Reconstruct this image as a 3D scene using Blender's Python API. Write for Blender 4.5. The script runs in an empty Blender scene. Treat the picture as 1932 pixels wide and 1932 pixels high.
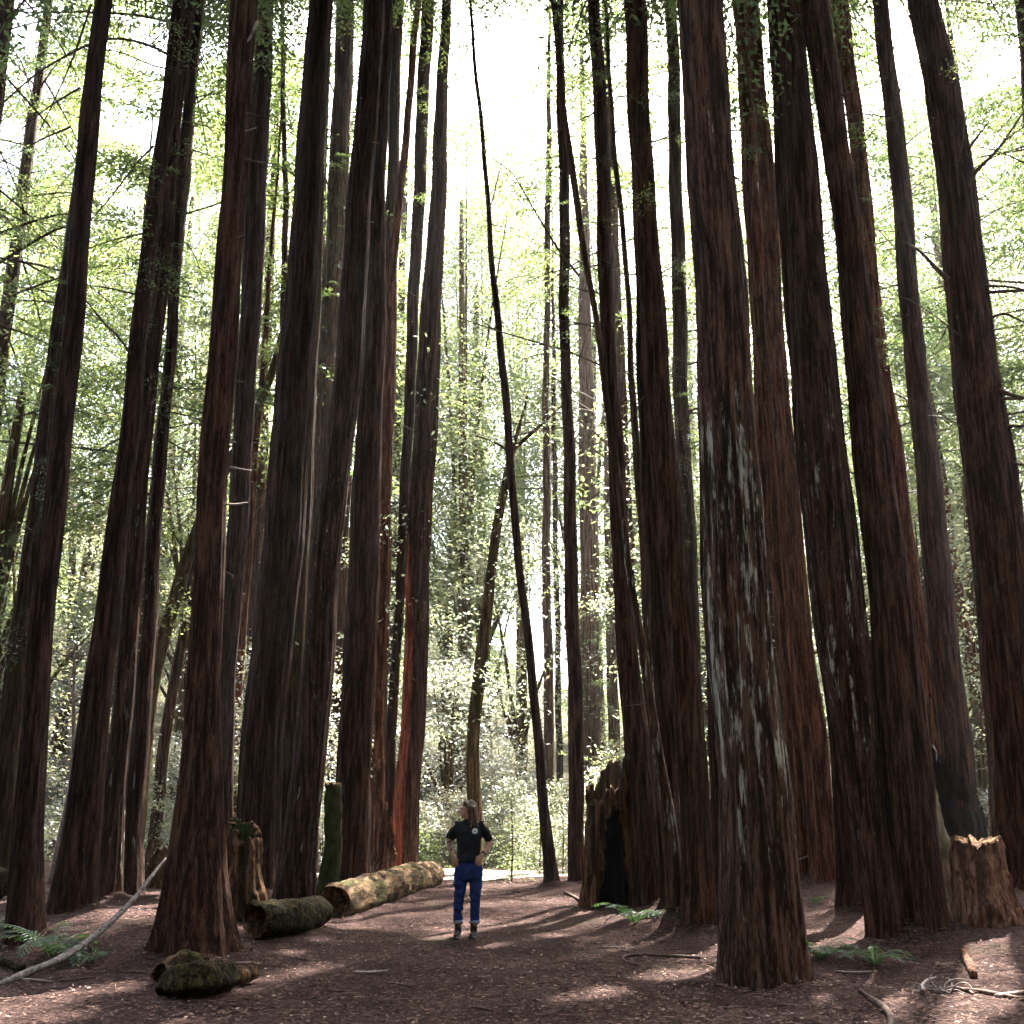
import bpy, math, random
import numpy as np
from mathutils import Vector, Matrix, noise as mnoise

random.seed(11)
RNG = np.random.default_rng(11)
scene = bpy.context.scene
COL = scene.collection
R = math.radians

# ------------------------------------------------------------------ camera
CAM_H, PITCH, FPX, CEN = 1.6, R(15.2), 2080.0, 966.0
cam_data = bpy.data.cameras.new("camera")
cam_data.sensor_width = 36.0
cam_data.lens = 36.0 * FPX / 1932.0
cam_data.clip_start = 0.1
cam_data.clip_end = 2000.0
cam = bpy.data.objects.new("camera", cam_data)
COL.objects.link(cam)
cam.location = (0, 0, CAM_H)
cam.rotation_euler = (R(90) + PITCH, 0, 0)
scene.camera = cam

# ------------------------------------------------------------------ light
SUN_EL, SUN_AZ = R(60), R(24)          # azimuth: to the right of straight ahead
SUN = np.array([math.sin(SUN_AZ) * math.cos(SUN_EL), math.cos(SUN_AZ) * math.cos(SUN_EL), math.sin(SUN_EL)])
world = bpy.data.worlds.new("World")
scene.world = world
world.use_nodes = True
wn = world.node_tree.nodes
wl = world.node_tree.links
for n in list(wn):
    wn.remove(n)
w_out = wn.new("ShaderNodeOutputWorld")
w_bg = wn.new("ShaderNodeBackground")
w_sky = wn.new("ShaderNodeTexSky")
w_sky.sky_type = 'NISHITA'
w_sky.sun_disc = False
w_sky.sun_elevation = SUN_EL
w_sky.sun_rotation = SUN_AZ
w_sky.air_density = 0.7
w_sky.dust_density = 5.0
w_sky.ozone_density = 1.0
w_bg.inputs["Strength"].default_value = 0.15
wl.new(w_sky.outputs[0], w_bg.inputs[0])
wl.new(w_bg.outputs[0], w_out.inputs[0])
sun_data = bpy.data.lights.new("sun", 'SUN')
sun_data.energy = 5.0
sun_data.angle = R(0.53)
sun_data.color = (1.0, 0.95, 0.87)
sun = bpy.data.objects.new("sun", sun_data)
COL.objects.link(sun)
sun.location = (20, 40, 60)
sun.rotation_euler = Vector(SUN).to_track_quat('Z', 'Y').to_euler()

scene.view_settings.view_transform = 'Standard'
scene.view_settings.look = 'None'
scene.view_settings.exposure = 3.4
scene.view_settings.gamma = 1.0
scene.view_settings.use_curve_mapping = False
scene.render.engine = 'CYCLES'
scene.cycles.use_denoising = True
scene.cycles.max_bounces = 6
scene.cycles.diffuse_bounces = 3
scene.cycles.glossy_bounces = 2
scene.cycles.transmission_bounces = 4
scene.cycles.transparent_max_bounces = 6
scene.cycles.volume_bounces = 0
scene.cycles.caustics_reflective = False
scene.cycles.caustics_refractive = False
scene.cycles.sample_clamp_indirect = 6.0


# ------------------------------------------------------------------ pixel <-> place
def ray(u, v):
    s = (CEN - v) / FPX
    return np.array([(u - CEN) / FPX, math.cos(PITCH) - s * math.sin(PITCH), math.sin(PITCH) + s * math.cos(PITCH)])


def at_y(u, v, Y):
    d = ray(u, v)
    t = Y / d[1]
    return np.array([d[0] * t, Y, CAM_H + d[2] * t]), t


def project(p):
    x, y, z = p[0], p[1], p[2] - CAM_H
    dep = y * math.cos(PITCH) + z * math.sin(PITCH)
    up = -y * math.sin(PITCH) + z * math.cos(PITCH)
    return CEN + FPX * x / dep, CEN - FPX * up / dep, dep


MOUNDS = [(-4.9, 15.2, 0.34, 1.9, 1.7), (-8.2, 17.5, 0.25, 2.5, 2.5), (2.7, 24.5, 0.30, 1.3, 2.8),
          (7.4, 17.0, 0.40, 2.2, 2.6), (3.6, 19.0, -0.10, 1.2, 1.6), (-2.6, 20.5, 0.10, 1.3, 3.0),
          (3.9, 12.4, -0.14, 0.7, 0.9), (4.9, 14.2, -0.20, 0.7, 1.2), (7.2, 24.8, 0.62, 1.9, 2.4), (10.6, 22.5, 0.62, 2.6, 3.0), (-4.3, 13.6, 0.16, 1.0, 0.9)]


def hgt(x, y):
    x = np.asarray(x, float)
    y = np.asarray(y, float)
    h = 0.035 * np.sin(0.9 * x + 0.4) * np.sin(0.7 * y + 1.0) + 0.02 * np.sin(2.1 * x + 1.3 * y) + 0.012 * np.sin(4.3 * x - 3.1 * y + 2)
    for mx, my, a, sx, sy in MOUNDS:
        h = h + a * np.exp(-((x - mx) / sx) ** 2 - ((y - my) / sy) ** 2)
    s = np.clip(y - 37, 0, 110)
    left = 1 / (1 + np.exp((x + 5) / 3.0))
    slope = 0.18 + 0.20 * left
    h = h + slope * s * s / (s + 12)
    s2 = np.clip(np.abs(x) - 14 - 0.0 * y, 0, 60) * np.clip((y - 8) / 20, 0, 1)
    h = h + 0.10 * s2 * s2 / (s2 + 10)
    s3 = np.clip(-y - 9, 0, 70)
    s4 = np.clip(np.abs(x) - 15, 0, 70) * np.clip((34 - y) / 12, 0, 1)
    h = h + 0.75 * s3 * s3 / (s3 + 10) + 0.55 * s4 * s4 / (s4 + 8)  # steep slopes added behind and beside the viewpoint to block low sky light
    return h


def ground_pt(u, v):
    d = ray(u, v)
    t = 4.0
    prev = t
    while t < 150:
        p = d * t
        if CAM_H + p[2] < hgt(p[0], p[1]):
            break
        prev = t
        t += 0.1
    a, b = prev, t
    for _ in range(20):
        m = (a + b) / 2
        p = d * m
        if CAM_H + p[2] < hgt(p[0], p[1]):
            b = m
        else:
            a = m
    p = d * b
    return np.array([p[0], p[1], CAM_H + p[2]]), b


def zframe(y):
    return at_y(966, 0, max(y, 3.0))[0][2]


# ------------------------------------------------------------------ mesh helpers
def new_mesh(name, V, quads=None, tris=None, mats=(), midx=None, smooth=True):
    V = np.asarray(V, np.float32).reshape(-1, 3)
    q = np.zeros((0, 4), np.int32) if quads is None or len(quads) == 0 else np.asarray(quads, np.int32).reshape(-1, 4)
    t = np.zeros((0, 3), np.int32) if tris is None or len(tris) == 0 else np.asarray(tris, np.int32).reshape(-1, 3)
    me = bpy.data.meshes.new(name)
    me.vertices.add(len(V))
    me.vertices.foreach_set("co", V.ravel())
    nl = len(q) * 4 + len(t) * 3
    me.loops.add(nl)
    me.loops.foreach_set("vertex_index", np.concatenate([q.ravel(), t.ravel()]))
    npoly = len(q) + len(t)
    me.polygons.add(npoly)
    ls = np.concatenate([np.arange(len(q)) * 4, len(q) * 4 + np.arange(len(t)) * 3]).astype(np.int32)
    me.polygons.foreach_set("loop_start", ls)
    for m in mats:
        me.materials.append(m)
    if midx is not None:
        me.polygons.foreach_set("material_index", np.asarray(midx, np.int32))
    me.polygons.foreach_set("use_smooth", np.full(npoly, bool(smooth)))
    me.update(calc_edges=True)
    return me


def obj(name, me, parent=None, loc=(0, 0, 0)):
    o = bpy.data.objects.new(name, me)
    COL.objects.link(o)
    o.location = loc
    if parent is not None:
        o.parent = parent
    return o


def tag(o, label=None, cat=None, group=None, kind=None):
    if label:
        o["label"] = label
    if cat:
        o["category"] = cat
    if group:
        o["group"] = group
    if kind:
        o["kind"] = kind
    return o


def empty(name, loc, label=None, cat=None, group=None):
    o = bpy.data.objects.new(name, None)
    o.empty_display_size = 0.2
    COL.objects.link(o)
    o.location = [float(c) for c in loc]
    return tag(o, label, cat, group)


def smooth_path(pts, n):
    P = np.asarray(pts, float)
    d = np.concatenate([[0], np.cumsum(np.linalg.norm(np.diff(P, axis=0), axis=1))])
    t = np.linspace(0, d[-1], n)
    Q = np.stack([np.interp(t, d, P[:, k]) for k in range(P.shape[1])], 1)
    for _ in range(max(1, n // 10)):
        Q[1:-1] = (Q[:-2] + 2 * Q[1:-1] + Q[2:]) / 4
    return Q


def tube(P, rad, seg=8, disp=None, cap=True, squash=1.0, up=None):
    """skin a path with rings; disp(theta, s) multiplies the radius; returns V, quads, tris"""
    P = np.asarray(P, float)
    n = len(P)
    rad = np.broadcast_to(np.asarray(rad, float), (n,)).copy()
    T = np.gradient(P, axis=0)
    T /= np.linalg.norm(T, axis=1)[:, None] + 1e-9
    a = np.array([0, 0, 1.0]) if abs(T[0][2]) < 0.9 else np.array([1.0, 0, 0])
    if up is not None:
        a = np.asarray(up, float)
    u = np.cross(T[0], a)
    u /= np.linalg.norm(u)
    V = []
    th = np.linspace(0, 2 * np.pi, seg, endpoint=False)
    L = np.concatenate([[0], np.cumsum(np.linalg.norm(np.diff(P, axis=0), axis=1))])
    for i in range(n):
        u = u - T[i] * np.dot(u, T[i])
        u /= np.linalg.norm(u) + 1e-9
        w = np.cross(T[i], u)
        rr = rad[i] * (disp(th, L[i]) if disp is not None else 1.0)
        rr = np.broadcast_to(rr, (seg,))
        V.append(P[i] + (rr * np.cos(th))[:, None] * u + (rr * np.sin(th) * squash)[:, None] * w)
    V = np.concatenate(V)
    i, j = np.meshgrid(np.arange(n - 1), np.arange(seg), indexing='ij')
    q = np.stack([i * seg + j, i * seg + (j + 1) % seg, (i + 1) * seg + (j + 1) % seg, (i + 1) * seg + j], -1).reshape(-1, 4)
    tr = []
    if cap:
        V = np.concatenate([V, P[:1], P[-1:]])
        c0, c1 = n * seg, n * seg + 1
        for j in range(seg):
            tr.append((c0, (j + 1) % seg, j))
            tr.append((c1, (n - 1) * seg + j, (n - 1) * seg + (j + 1) % seg))
    return V, q, np.array(tr, np.int32).reshape(-1, 3)


def lump(seed, amp=0.12, ks=(2, 3, 5, 7), zf=2.0):
    r = np.random.default_rng(seed)
    ph = r.uniform(0, 6.28, len(ks))
    dz = r.uniform(-1, 1, len(ks)) * zf
    ph2 = r.uniform(0, 6.28, len(ks))

    def f(th, s):
        o = np.ones_like(th)
        for k, p, d, p2 in zip(ks, ph, dz, ph2):
            o = o + amp / (k ** 0.5) * np.cos(k * th + p + 0.7 * np.sin(d * s + p2)) * np.cos(0.8 * d * s + p2)
        return o
    return f


def roughen(V, amp=.04, f=4.0, amp2=.012, f2=17.0, seed=0.0):
    out = np.array(V, float)
    for i in range(len(out)):
        p = Vector(out[i]) + Vector((seed, seed * 1.7, 0))
        out[i] += np.array(mnoise.noise_vector(p * f)) * amp + np.array(mnoise.noise_vector(p * f2)) * amp2
    return out


def tube_obj(name, pts, rad, mat, parent=None, seg=7, n=10, disp=None, off=(0, 0, 0), squash=1.0):
    P = smooth_path(pts, n)
    rr = np.interp(np.linspace(0, 1, n), np.linspace(0, 1, len(rad)), rad) if np.ndim(rad) else np.full(n, rad)
    V, q, t = tube(P - np.asarray(off, float), rr, seg, disp, True, squash)
    return obj(name, new_mesh(name, V, q, t, [mat]), parent)


# ------------------------------------------------------------------ materials
class NT:
    def __init__(self, name):
        self.m = bpy.data.materials.new(name)
        self.m.use_nodes = True
        self.t = self.m.node_tree
        for n in list(self.t.nodes):
            self.t.nodes.remove(n)
        self.out = self.n("ShaderNodeOutputMaterial")

    def n(self, typ, **kw):
        x = self.t.nodes.new(typ)
        for k, v in kw.items():
            setattr(x, k, v)
        return x

    def l(self, a, b):
        self.t.links.new(a, b)

    def coords(self, scale=(1, 1, 1), kind="Object", loc=(0, 0, 0)):
        tc = self.n("ShaderNodeTexCoord")
        mp = self.n("ShaderNodeMapping")
        mp.inputs["Scale"].default_value = scale
        mp.inputs["Location"].default_value = loc
        self.l(tc.outputs[kind], mp.inputs[0])
        return mp.outputs[0]

    def noise(self, vec, scale, detail=4, rough=0.55, dist=0.0):
        x = self.n("ShaderNodeTexNoise")
        x.inputs["Scale"].default_value = scale
        x.inputs["Detail"].default_value = detail
        x.inputs["Roughness"].default_value = rough
        x.inputs["Distortion"].default_value = dist
        self.l(vec, x.inputs["Vector"])
        return x.outputs["Fac"]

    def ramp(self, fac, stops):
        x = self.n("ShaderNodeValToRGB")
        e = x.color_ramp.elements
        while len(e) < len(stops):
            e.new(0.5)
        for k, (p, c) in enumerate(stops):
            e[k].position = p
            e[k].color = (c[0], c[1], c[2], 1) if np.ndim(c) else (c, c, c, 1)
        self.l(fac, x.inputs[0])
        return x.outputs[0]

    def mix(self, fac, a, b, mode='MIX'):
        x = self.n("ShaderNodeMix", data_type='RGBA', blend_type=mode)
        for s, val in ((0, fac), (6, a), (7, b)):
            if hasattr(val, "links"):
                self.l(val, x.inputs[s])
            elif s == 0:
                x.inputs[0].default_value = val
            else:
                x.inputs[s].default_value = (val[0], val[1], val[2], 1)
        return x.outputs[2]

    def math(self, op, a, b=None):
        x = self.n("ShaderNodeMath", operation=op)
        for k, val in enumerate((a, b)):
            if val is None:
                continue
            if hasattr(val, "links"):
                self.l(val, x.inputs[k])
            else:
                x.inputs[k].default_value = val
        return x.outputs[0]

    def bsdf(self, col, rough=0.9, bump=None, strength=0.6, dist=0.02, spec=0.2):
        b = self.n("ShaderNodeBsdfPrincipled")
        if hasattr(col, "links"):
            self.l(col, b.inputs["Base Color"])
        else:
            b.inputs["Base Color"].default_value = (col[0], col[1], col[2], 1)
        b.inputs["Roughness"].default_value = rough
        b.inputs["Specular IOR Level"].default_value = spec
        if bump is not None:
            bn = self.n("ShaderNodeBump")
            bn.inputs["Strength"].default_value = strength
            bn.inputs["Distance"].default_value = dist
            self.l(bump, bn.inputs["Height"])
            self.l(bn.outputs[0], b.inputs["Normal"])
        self.l(b.outputs[0], self.out.inputs[0])
        return b


def mat_bark(name, dark=(.030, .017, .013), mid=(.105, .062, .046), light=(.19, .125, .095), lichen=0.0, moss=0.0, lz=(0.5, 6.5), warm=0.5, flakes=22.0, st=None, gain=.76, sc=15):
    dark, mid, light = [tuple(c * gain * w for c, w in zip(q, (1.14, .98, .86))) for q in (dark, mid, light)]
    k = NT(name)
    fib = k.noise(k.coords(st or (1, 1, 0.075)), sc, 7, 0.66, 0.55)
    fine = k.noise(k.coords(st or (1, 1, 0.12)), 75, 3, 0.6)
    big = k.noise(k.coords((1, 1, 0.35)), 1.6, 3, 0.5)
    f = k.math('ADD', k.math('MULTIPLY', fib, 0.72), k.math('MULTIPLY', fine, 0.28))
    c = k.ramp(f, [(0.38, [q * .55 for q in dark]), (0.47, dark), (0.54, mid), (0.66, light)])
    c = k.mix(k.math('MULTIPLY', k.ramp(big, [(0.35, 0.0), (0.7, 1.0)]), warm), c, (1.25, 0.86, 0.72), 'MULTIPLY')
    if moss > 0:
        mo = k.noise(k.coords((1, 1, 0.4)), 2.6, 4, 0.6)
        c = k.mix(k.math('MULTIPLY', k.ramp(mo, [(0.50, 0.0), (0.68, 1.0)]), moss), c, (.055, .062, .018))
    if lichen > 0:
        tc = k.n("ShaderNodeTexCoord")
        sx = k.n("ShaderNodeSeparateXYZ")
        k.l(tc.outputs["Object"], sx.inputs[0])
        band = k.math('MULTIPLY', k.ramp(k.math('DIVIDE', sx.outputs[2], 12.0), [(lz[0] / 12, 0.0), ((lz[0] + 1.5) / 12, 1.0)]),
                      k.ramp(k.math('DIVIDE', sx.outputs[2], 12.0), [((lz[1] - 1.8) / 12, 1.0), (lz[1] / 12, 0.0)]))
        lm = k.noise(k.coords((1, 1, 0.085), loc=(3.1, 1.7, 0.4)), 8.5, 6, 0.70, 0.3)
        brk = k.noise(k.coords((1, 1, 0.16)), flakes, 3, 0.6)
        lm = k.math('ADD', lm, k.math('MULTIPLY', k.math('SUBTRACT', brk, 0.5), 0.6))
        lm = k.math('ADD', lm, k.math('MULTIPLY', k.math('SUBTRACT', band, 1.0), 0.16))
        lo = 0.665 - 0.125 * lichen
        lf = k.math('MULTIPLY', k.ramp(lm, [(lo - .01, 0.0), (lo + 0.06, 1.0)]), k.ramp(f, [(.40, 0.15), (.52, 1.0)]))
        c = k.mix(k.math('MULTIPLY', lf, 0.92), c, (.56, .55, .47))
    k.bsdf(c, 0.92, f, 1.0, 0.11, 0.12)
    return k.m


def mat_leaf(name, diff, trans, var=0.25, fac=0.5, gloss=0.05):
    k = NT(name)
    g = k.n("ShaderNodeNewGeometry")
    oi = k.n("ShaderNodeObjectInfo")
    rnd = k.math('ADD', k.math('MULTIPLY', g.outputs["Random Per Island"], 0.65), k.math('MULTIPLY', oi.outputs["Random"], 0.35))
    d = k.ramp(rnd, [(0.1, [c * (1 - var * w) for c, w in zip(diff, (1.5, 1, .6))]), (0.5, diff), (0.9, [min(1, c * (1 + var * w)) for c, w in zip(diff, (2.2, 1.3, .4))])])
    t = k.ramp(rnd, [(0.1, [c * (1 - var * w) for c, w in zip(trans, (1.5, 1, .6))]), (0.5, trans), (0.9, [min(1, c * (1 + var * w)) for c, w in zip(trans, (1.9, 1.1, .3))])])
    a = k.n("ShaderNodeBsdfDiffuse")
    b = k.n("ShaderNodeBsdfTranslucent")
    k.l(d, a.inputs[0])
    k.l(t, b.inputs[0])
    mx = k.n("ShaderNodeMixShader")
    mx.inputs[0].default_value = fac
    k.l(a.outputs[0], mx.inputs[1])
    k.l(b.outputs[0], mx.inputs[2])
    gl = k.n("ShaderNodeBsdfGlossy")
    gl.inputs["Roughness"].default_value = 0.45
    gl.inputs[0].default_value = (.9, .95, 1, 1)
    m2 = k.n("ShaderNodeMixShader")
    m2.inputs[0].default_value = gloss
    k.l(mx.outputs[0], m2.inputs[1])
    k.l(gl.outputs[0], m2.inputs[2])
    k.l(m2.outputs[0], k.out.inputs[0])
    return k.m


def mat_simple(name, c1, c2, scale=10, stretch=(1, 1, 1), rough=0.9, bump=0.5, dist=0.01, third=None, spec=0.15, detail=5):
    k = NT(name)
    f = k.noise(k.coords(stretch), scale, detail, 0.6, 0.2)
    c = k.ramp(f, [(0.35, c1), (0.65, c2)])
    if third is not None:
        col, sc, lo = third
        f2 = k.noise(k.coords((1, 1, 1), loc=(5, 2, 1)), sc, 4, 0.6)
        c = k.mix(k.ramp(f2, [(lo, 0.0), (lo + 0.12, 1.0)]), c, col)
    k.bsdf(c, rough, f, bump, dist, spec)
    return k.m


BARK = {
    'dark': mat_bark("bark_dark", (.020, .012, .010), (.072, .043, .034), (.135, .09, .072), warm=0.4),
    'brown': mat_bark("bark_brown", moss=0.0),
    'mossy': mat_bark("bark_mossy", (.022, .015, .010), (.08, .053, .035), (.14, .105, .07), moss=0.55, warm=0.2),
    'lichen': mat_bark("bark_lichen", (.034, .021, .017), (.135, .088, .070), (.25, .175, .145), lichen=1.0, lz=(0.7, 6.6), warm=0.35),
    'spots': mat_bark("bark_spots", (.024, .014, .011), (.09, .055, .043), (.17, .115, .09), lichen=0.12, lz=(-1, 9.5), warm=0.4),
    'flecked': mat_bark("bark_flecked", (.028, .016, .012), (.10, .063, .05), (.18, .125, .10), lichen=0.35, lz=(0.2, 8.5), warm=0.4),
    'red': mat_bark("bark_red", (.06, .024, .013), (.21, .105, .06), (.40, .24, .15), warm=0.6),
    'grey': mat_bark("bark_grey", (.07, .05, .042), (.17, .13, .115), (.29, .24, .215), warm=0.2, moss=0.25),
    'sunlit_strip': mat_bark("bark_sunlit_strip", (.20, .050, .028), (.50, .16, .10), (.72, .30, .20), warm=0.3),  # reddish bark brightened to paint sunlight onto one trunk
    'alder': mat_bark("bark_alder", (.06, .045, .022), (.17, .135, .07), (.28, .24, .14), moss=0.8, warm=0.0),
    'thin': mat_bark("bark_thin", (.05, .033, .024), (.125, .085, .062), (.22, .16, .12), lichen=0.5, lz=(0, 7), warm=0.3),
}
M_DEAD = mat_simple("dead_wood", (.05, .033, .026), (.15, .105, .085), 14, (1, 1, .3), 0.85, 0.4)
M_PALE = mat_simple("pale_dead_wood", (.20, .14, .12), (.48, .40, .36), 16, (1, 1, .3), 0.8, 0.3, third=((.10, .07, .06), 6, .6))
M_GREYWOOD = mat_simple("grey_dead_wood", (.09, .072, .065), (.30, .26, .24), 22, (1, 1, 1), 0.85, 0.6, .01, third=((.045, .035, .03), 9, .58))
M_ROT = mat_bark("rotten_wood", (.03, .018, .011), (.125, .08, .048), (.26, .175, .105), warm=.3, gain=1, moss=.35, sc=9)
M_LOG = mat_bark("mossy_log", (.035, .022, .013), (.15, .11, .068), (.30, .235, .15), warm=.1, gain=1, moss=.9, st=(1, .14, 1), sc=8)
M_MOSS = mat_bark("moss", (.010, .010, .005), (.040, .040, .014), (.115, .105, .040), warm=.5, gain=1, st=(1, 1, .7), sc=17)
M_DARKMOSS = mat_simple("dark_moss", (.014, .018, .006), (.045, .058, .016), 12, (1, 1, .5), 1.0, 1.0, 0.03, third=((.035, .024, .016), 4, .58))
M_CHAR = mat_simple("charred_wood", (.004, .004, .004), (.018, .016, .015), 12, (1, 1, .3), 0.8, 0.8, 0.02)
M_STUMP = mat_bark("weathered_stump_wood", (.07, .035, .024), (.22, .135, .098), (.40, .27, .205), warm=.3, gain=1, sc=11)
M_BUTT = mat_simple("grey_lichened_wood", (.10, .085, .055), (.27, .235, .16), 7, (1, 1, .3), 0.95, 0.8, 0.02, third=((.085, .085, .04), 3, .5))

def mat_burnt():
    k = NT("burnt_wood")
    tc = k.n("ShaderNodeTexCoord")
    sx = k.n("ShaderNodeSeparateXYZ")
    k.l(tc.outputs["Object"], sx.inputs[0])
    n1 = k.noise(k.coords((1, 1, .3)), 6, 4, .6)
    edge = k.ramp(k.math('ADD', k.math('DIVIDE', sx.outputs[2], 3.0), k.math('MULTIPLY', n1, .22)), [(.62, 0.0), (.72, 1.0)])
    n2 = k.noise(k.coords((1, 1, .1)), 14, 5, .6)
    c = k.mix(edge, k.ramp(n2, [(.4, (.004, .004, .004)), (.65, (.016, .014, .013))]), k.ramp(n2, [(.38, (.03, .018, .012)), (.65, (.17, .11, .07))]))
    k.bsdf(c, .9, n2, .8, .03, .15)
    return k.m


M_BURNT = mat_burnt()
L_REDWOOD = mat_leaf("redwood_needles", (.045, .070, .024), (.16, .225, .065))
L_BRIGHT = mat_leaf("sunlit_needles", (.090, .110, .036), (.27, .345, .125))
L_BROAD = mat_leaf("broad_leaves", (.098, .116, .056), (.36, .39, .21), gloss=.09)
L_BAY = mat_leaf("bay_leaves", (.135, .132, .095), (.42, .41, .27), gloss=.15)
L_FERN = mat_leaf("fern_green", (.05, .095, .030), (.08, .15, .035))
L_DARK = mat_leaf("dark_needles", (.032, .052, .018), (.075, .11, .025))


def mat_ground():
    k = NT("forest_floor")
    v = k.coords((1, 1, 1))
    a = k.noise(v, 1.1, 4, 0.6)
    b = k.noise(k.coords((1, .55, 1)), 26, 6, 0.72, 0.6)
    d = k.noise(v, 70, 3, 0.7)
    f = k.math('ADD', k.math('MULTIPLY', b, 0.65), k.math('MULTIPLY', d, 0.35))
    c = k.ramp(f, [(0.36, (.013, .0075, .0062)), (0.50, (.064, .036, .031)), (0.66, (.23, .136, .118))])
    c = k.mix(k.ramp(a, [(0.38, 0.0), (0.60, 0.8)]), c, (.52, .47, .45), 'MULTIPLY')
    e = k.noise(v, 0.45, 3, 0.5)
    c = k.mix(k.ramp(e, [(0.60, 0.0), (0.72, 0.35)]), c, (.06, .065, .025))
    tc = k.n("ShaderNodeTexCoord")
    sx = k.n("ShaderNodeSeparateXYZ")
    k.l(tc.outputs["Object"], sx.inputs[0])
    far = k.ramp(k.math('DIVIDE', k.math('ADD', sx.outputs[1], k.math('MULTIPLY', a, 6.0)), 100.0), [(.36, 0.0), (.44, 1.0)])
    hill = k.ramp(k.noise(v, 1.7, 5, .65), [(.35, (.022, .026, .012)), (.55, (.055, .052, .026)), (.75, (.11, .085, .055))])
    c = k.mix(far, c, hill)
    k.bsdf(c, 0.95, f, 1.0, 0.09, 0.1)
    return k.m


M_GROUND = mat_ground()

# ------------------------------------------------------------------ gaps in the canopy that let sun flecks reach the floor
FLECKS = [(880, 1752, .55), (930, 1748, .60), (975, 1745, .5), (840, 1768, .35), (900, 1785, .4), (1010, 1742, .45), (1045, 1765, .28),
          (1075, 1722, .3), (1010, 1872, .42), (1060, 1876, .42), (1110, 1872, .35), (1150, 1866, .25),
          (1255, 1842, .30), (1300, 1842, .36), (1335, 1838, .28),
          (560, 1838, .36), (610, 1828, .36), (520, 1850, .35), (660, 1818, .28), (490, 1868, .3), (545, 1800, .2),
          (20, 1885, .65), (70, 1880, .55), (15, 1920, .7), (60, 1925, .6), (120, 1878, .26), (210, 1862, .3), (330, 1926, .3), (360, 1818, .22),
          (1660, 1852, .30), (1640, 1870, .25), (1545, 1838, .28), (1560, 1888, .32), (1590, 1925, .3),
          (1780, 1905, .6), (1850, 1895, .75), (1910, 1890, .75), (1830, 1925, .7), (1900, 1928, .7), (1760, 1925, .5),
          (860, 1668, 2.0), (900, 1660, 3.0), (940, 1664, 2.2), (815, 1664, .9), (740, 1655, 1.0), (620, 1722, .35), (680, 1685, .4), (730, 1680, .35),
          (1030, 1640, .8), (960, 1600, 1.2), (1000, 1590, 1.2), (1240, 1715, .22), (1560, 1635, .5), (1640, 1800, .2), (905, 1560, .3)]
FP = []
for (u, v, r) in FLECKS:
    p, _ = ground_pt(u, v)
    FP.append((p[0], p[1], p[2], r))
for gx_ in np.arange(-19, 20, 4.2):          # the clearing behind the grove, open to the sun
    for gy_ in (33.0, 38.5):
        FP.append((gx_ + (gy_ - 33) * .4, gy_, 1.5, 2.5))
FP = np.array(FP)
# sunlit bark left of the trail and beyond the lichened trunk is painted in colour


def flecks_open(C, rnd):
    """C: (n,3) leaf centres -> True where the leaf stays"""
    keep = np.ones(len(C), bool)
    for x, y, z, r in FP:
        D = C - np.array([x, y, z])
        t = D @ SUN
        d2 = (D ** 2).sum(1) - t * t
        rr = r * (0.75 + 0.5 * rnd)
        keep &= ~((d2 < rr * rr) & (t > 3.0))
    return keep


# ------------------------------------------------------------------ foliage generators
def diamonds(base, dirs, nrm, length, width):
    """leaf quads from base points along dirs, lying square to nrm"""
    side = np.cross(nrm, dirs)
    side /= np.linalg.norm(side, axis=1)[:, None] + 1e-9
    L = np.asarray(length)[:, None]
    W = np.asarray(width)[:, None]
    return np.stack([base, base + dirs * L * 0.45 + side * W, base + dirs * L, base + dirs * L * 0.45 - side * W], 1)


def proto_spray(rng, length, ntw, nlf, leaf, wid, droop=0.35, flat=0.35):
    leaves = []
    for i in range(ntw):
        s = 0.12 + 0.88 * (i + rng.random() * 0.7) / ntw
        base = np.array([s * length, 0, -droop * length * s * s])
        sd = 1 if i % 2 else -1
        a = R(rng.uniform(35, 65)) * sd
        tl = length * rng.uniform(0.30, 0.46) * (1.08 - 0.75 * s) + leaf
        d = np.array([math.cos(a), math.sin(a), -rng.uniform(0.1, 0.55)])
        d /= np.linalg.norm(d)
        k = max(3, int(nlf * (tl / (0.40 * length))))
        for j in range(k):
            q = base + d * tl * (j + 0.4) / k + np.array([0, 0, -0.12 * tl * (j / k) ** 2])
            q = q + rng.normal(0, leaf * 0.18, 3)
            b = R(rng.uniform(20, 70)) * (1 if j % 2 else -1)
            dd = np.array([d[0] * math.cos(b) - d[1] * math.sin(b), d[0] * math.sin(b) + d[1] * math.cos(b), d[2] + rng.normal(0, .35)])
            leaves.append((q, dd / np.linalg.norm(dd)))
    B = np.array([l[0] for l in leaves])
    D = np.array([l[1] for l in leaves])
    Nn = np.stack([rng.normal(0, flat, len(B)), rng.normal(0, flat, len(B)), np.ones(len(B))], 1)
    Ls = leaf * rng.uniform(0.6, 1.3, len(B))
    Ws = wid * rng.uniform(0.7, 1.3, len(B))
    axis_pts = np.array([[s * length, 0, -droop * length * s * s] for s in np.linspace(0, 1, 6)])
    return diamonds(B, D, Nn, Ls, Ws), axis_pts


prng = np.random.default_rng(5)
SPRAY_FINE = [proto_spray(prng, 2.6, 32, 14, 0.125, 0.025, prng.uniform(.15, .4)) for _ in range(7)]
SPRAY_MID = [proto_spray(prng, 2.8, 26, 10, 0.22, 0.043, prng.uniform(.15, .4)) for _ in range(6)]
SPRAY_COARSE = [proto_spray(prng, 2.8, 15, 6, 0.42, 0.10, prng.uniform(.15, .4)) for _ in range(5)]
SPRAY_TINY = [proto_spray(prng, 0.8, 14, 7, 0.075, 0.011, prng.uniform(.3, .9)) for _ in range(5)]


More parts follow.
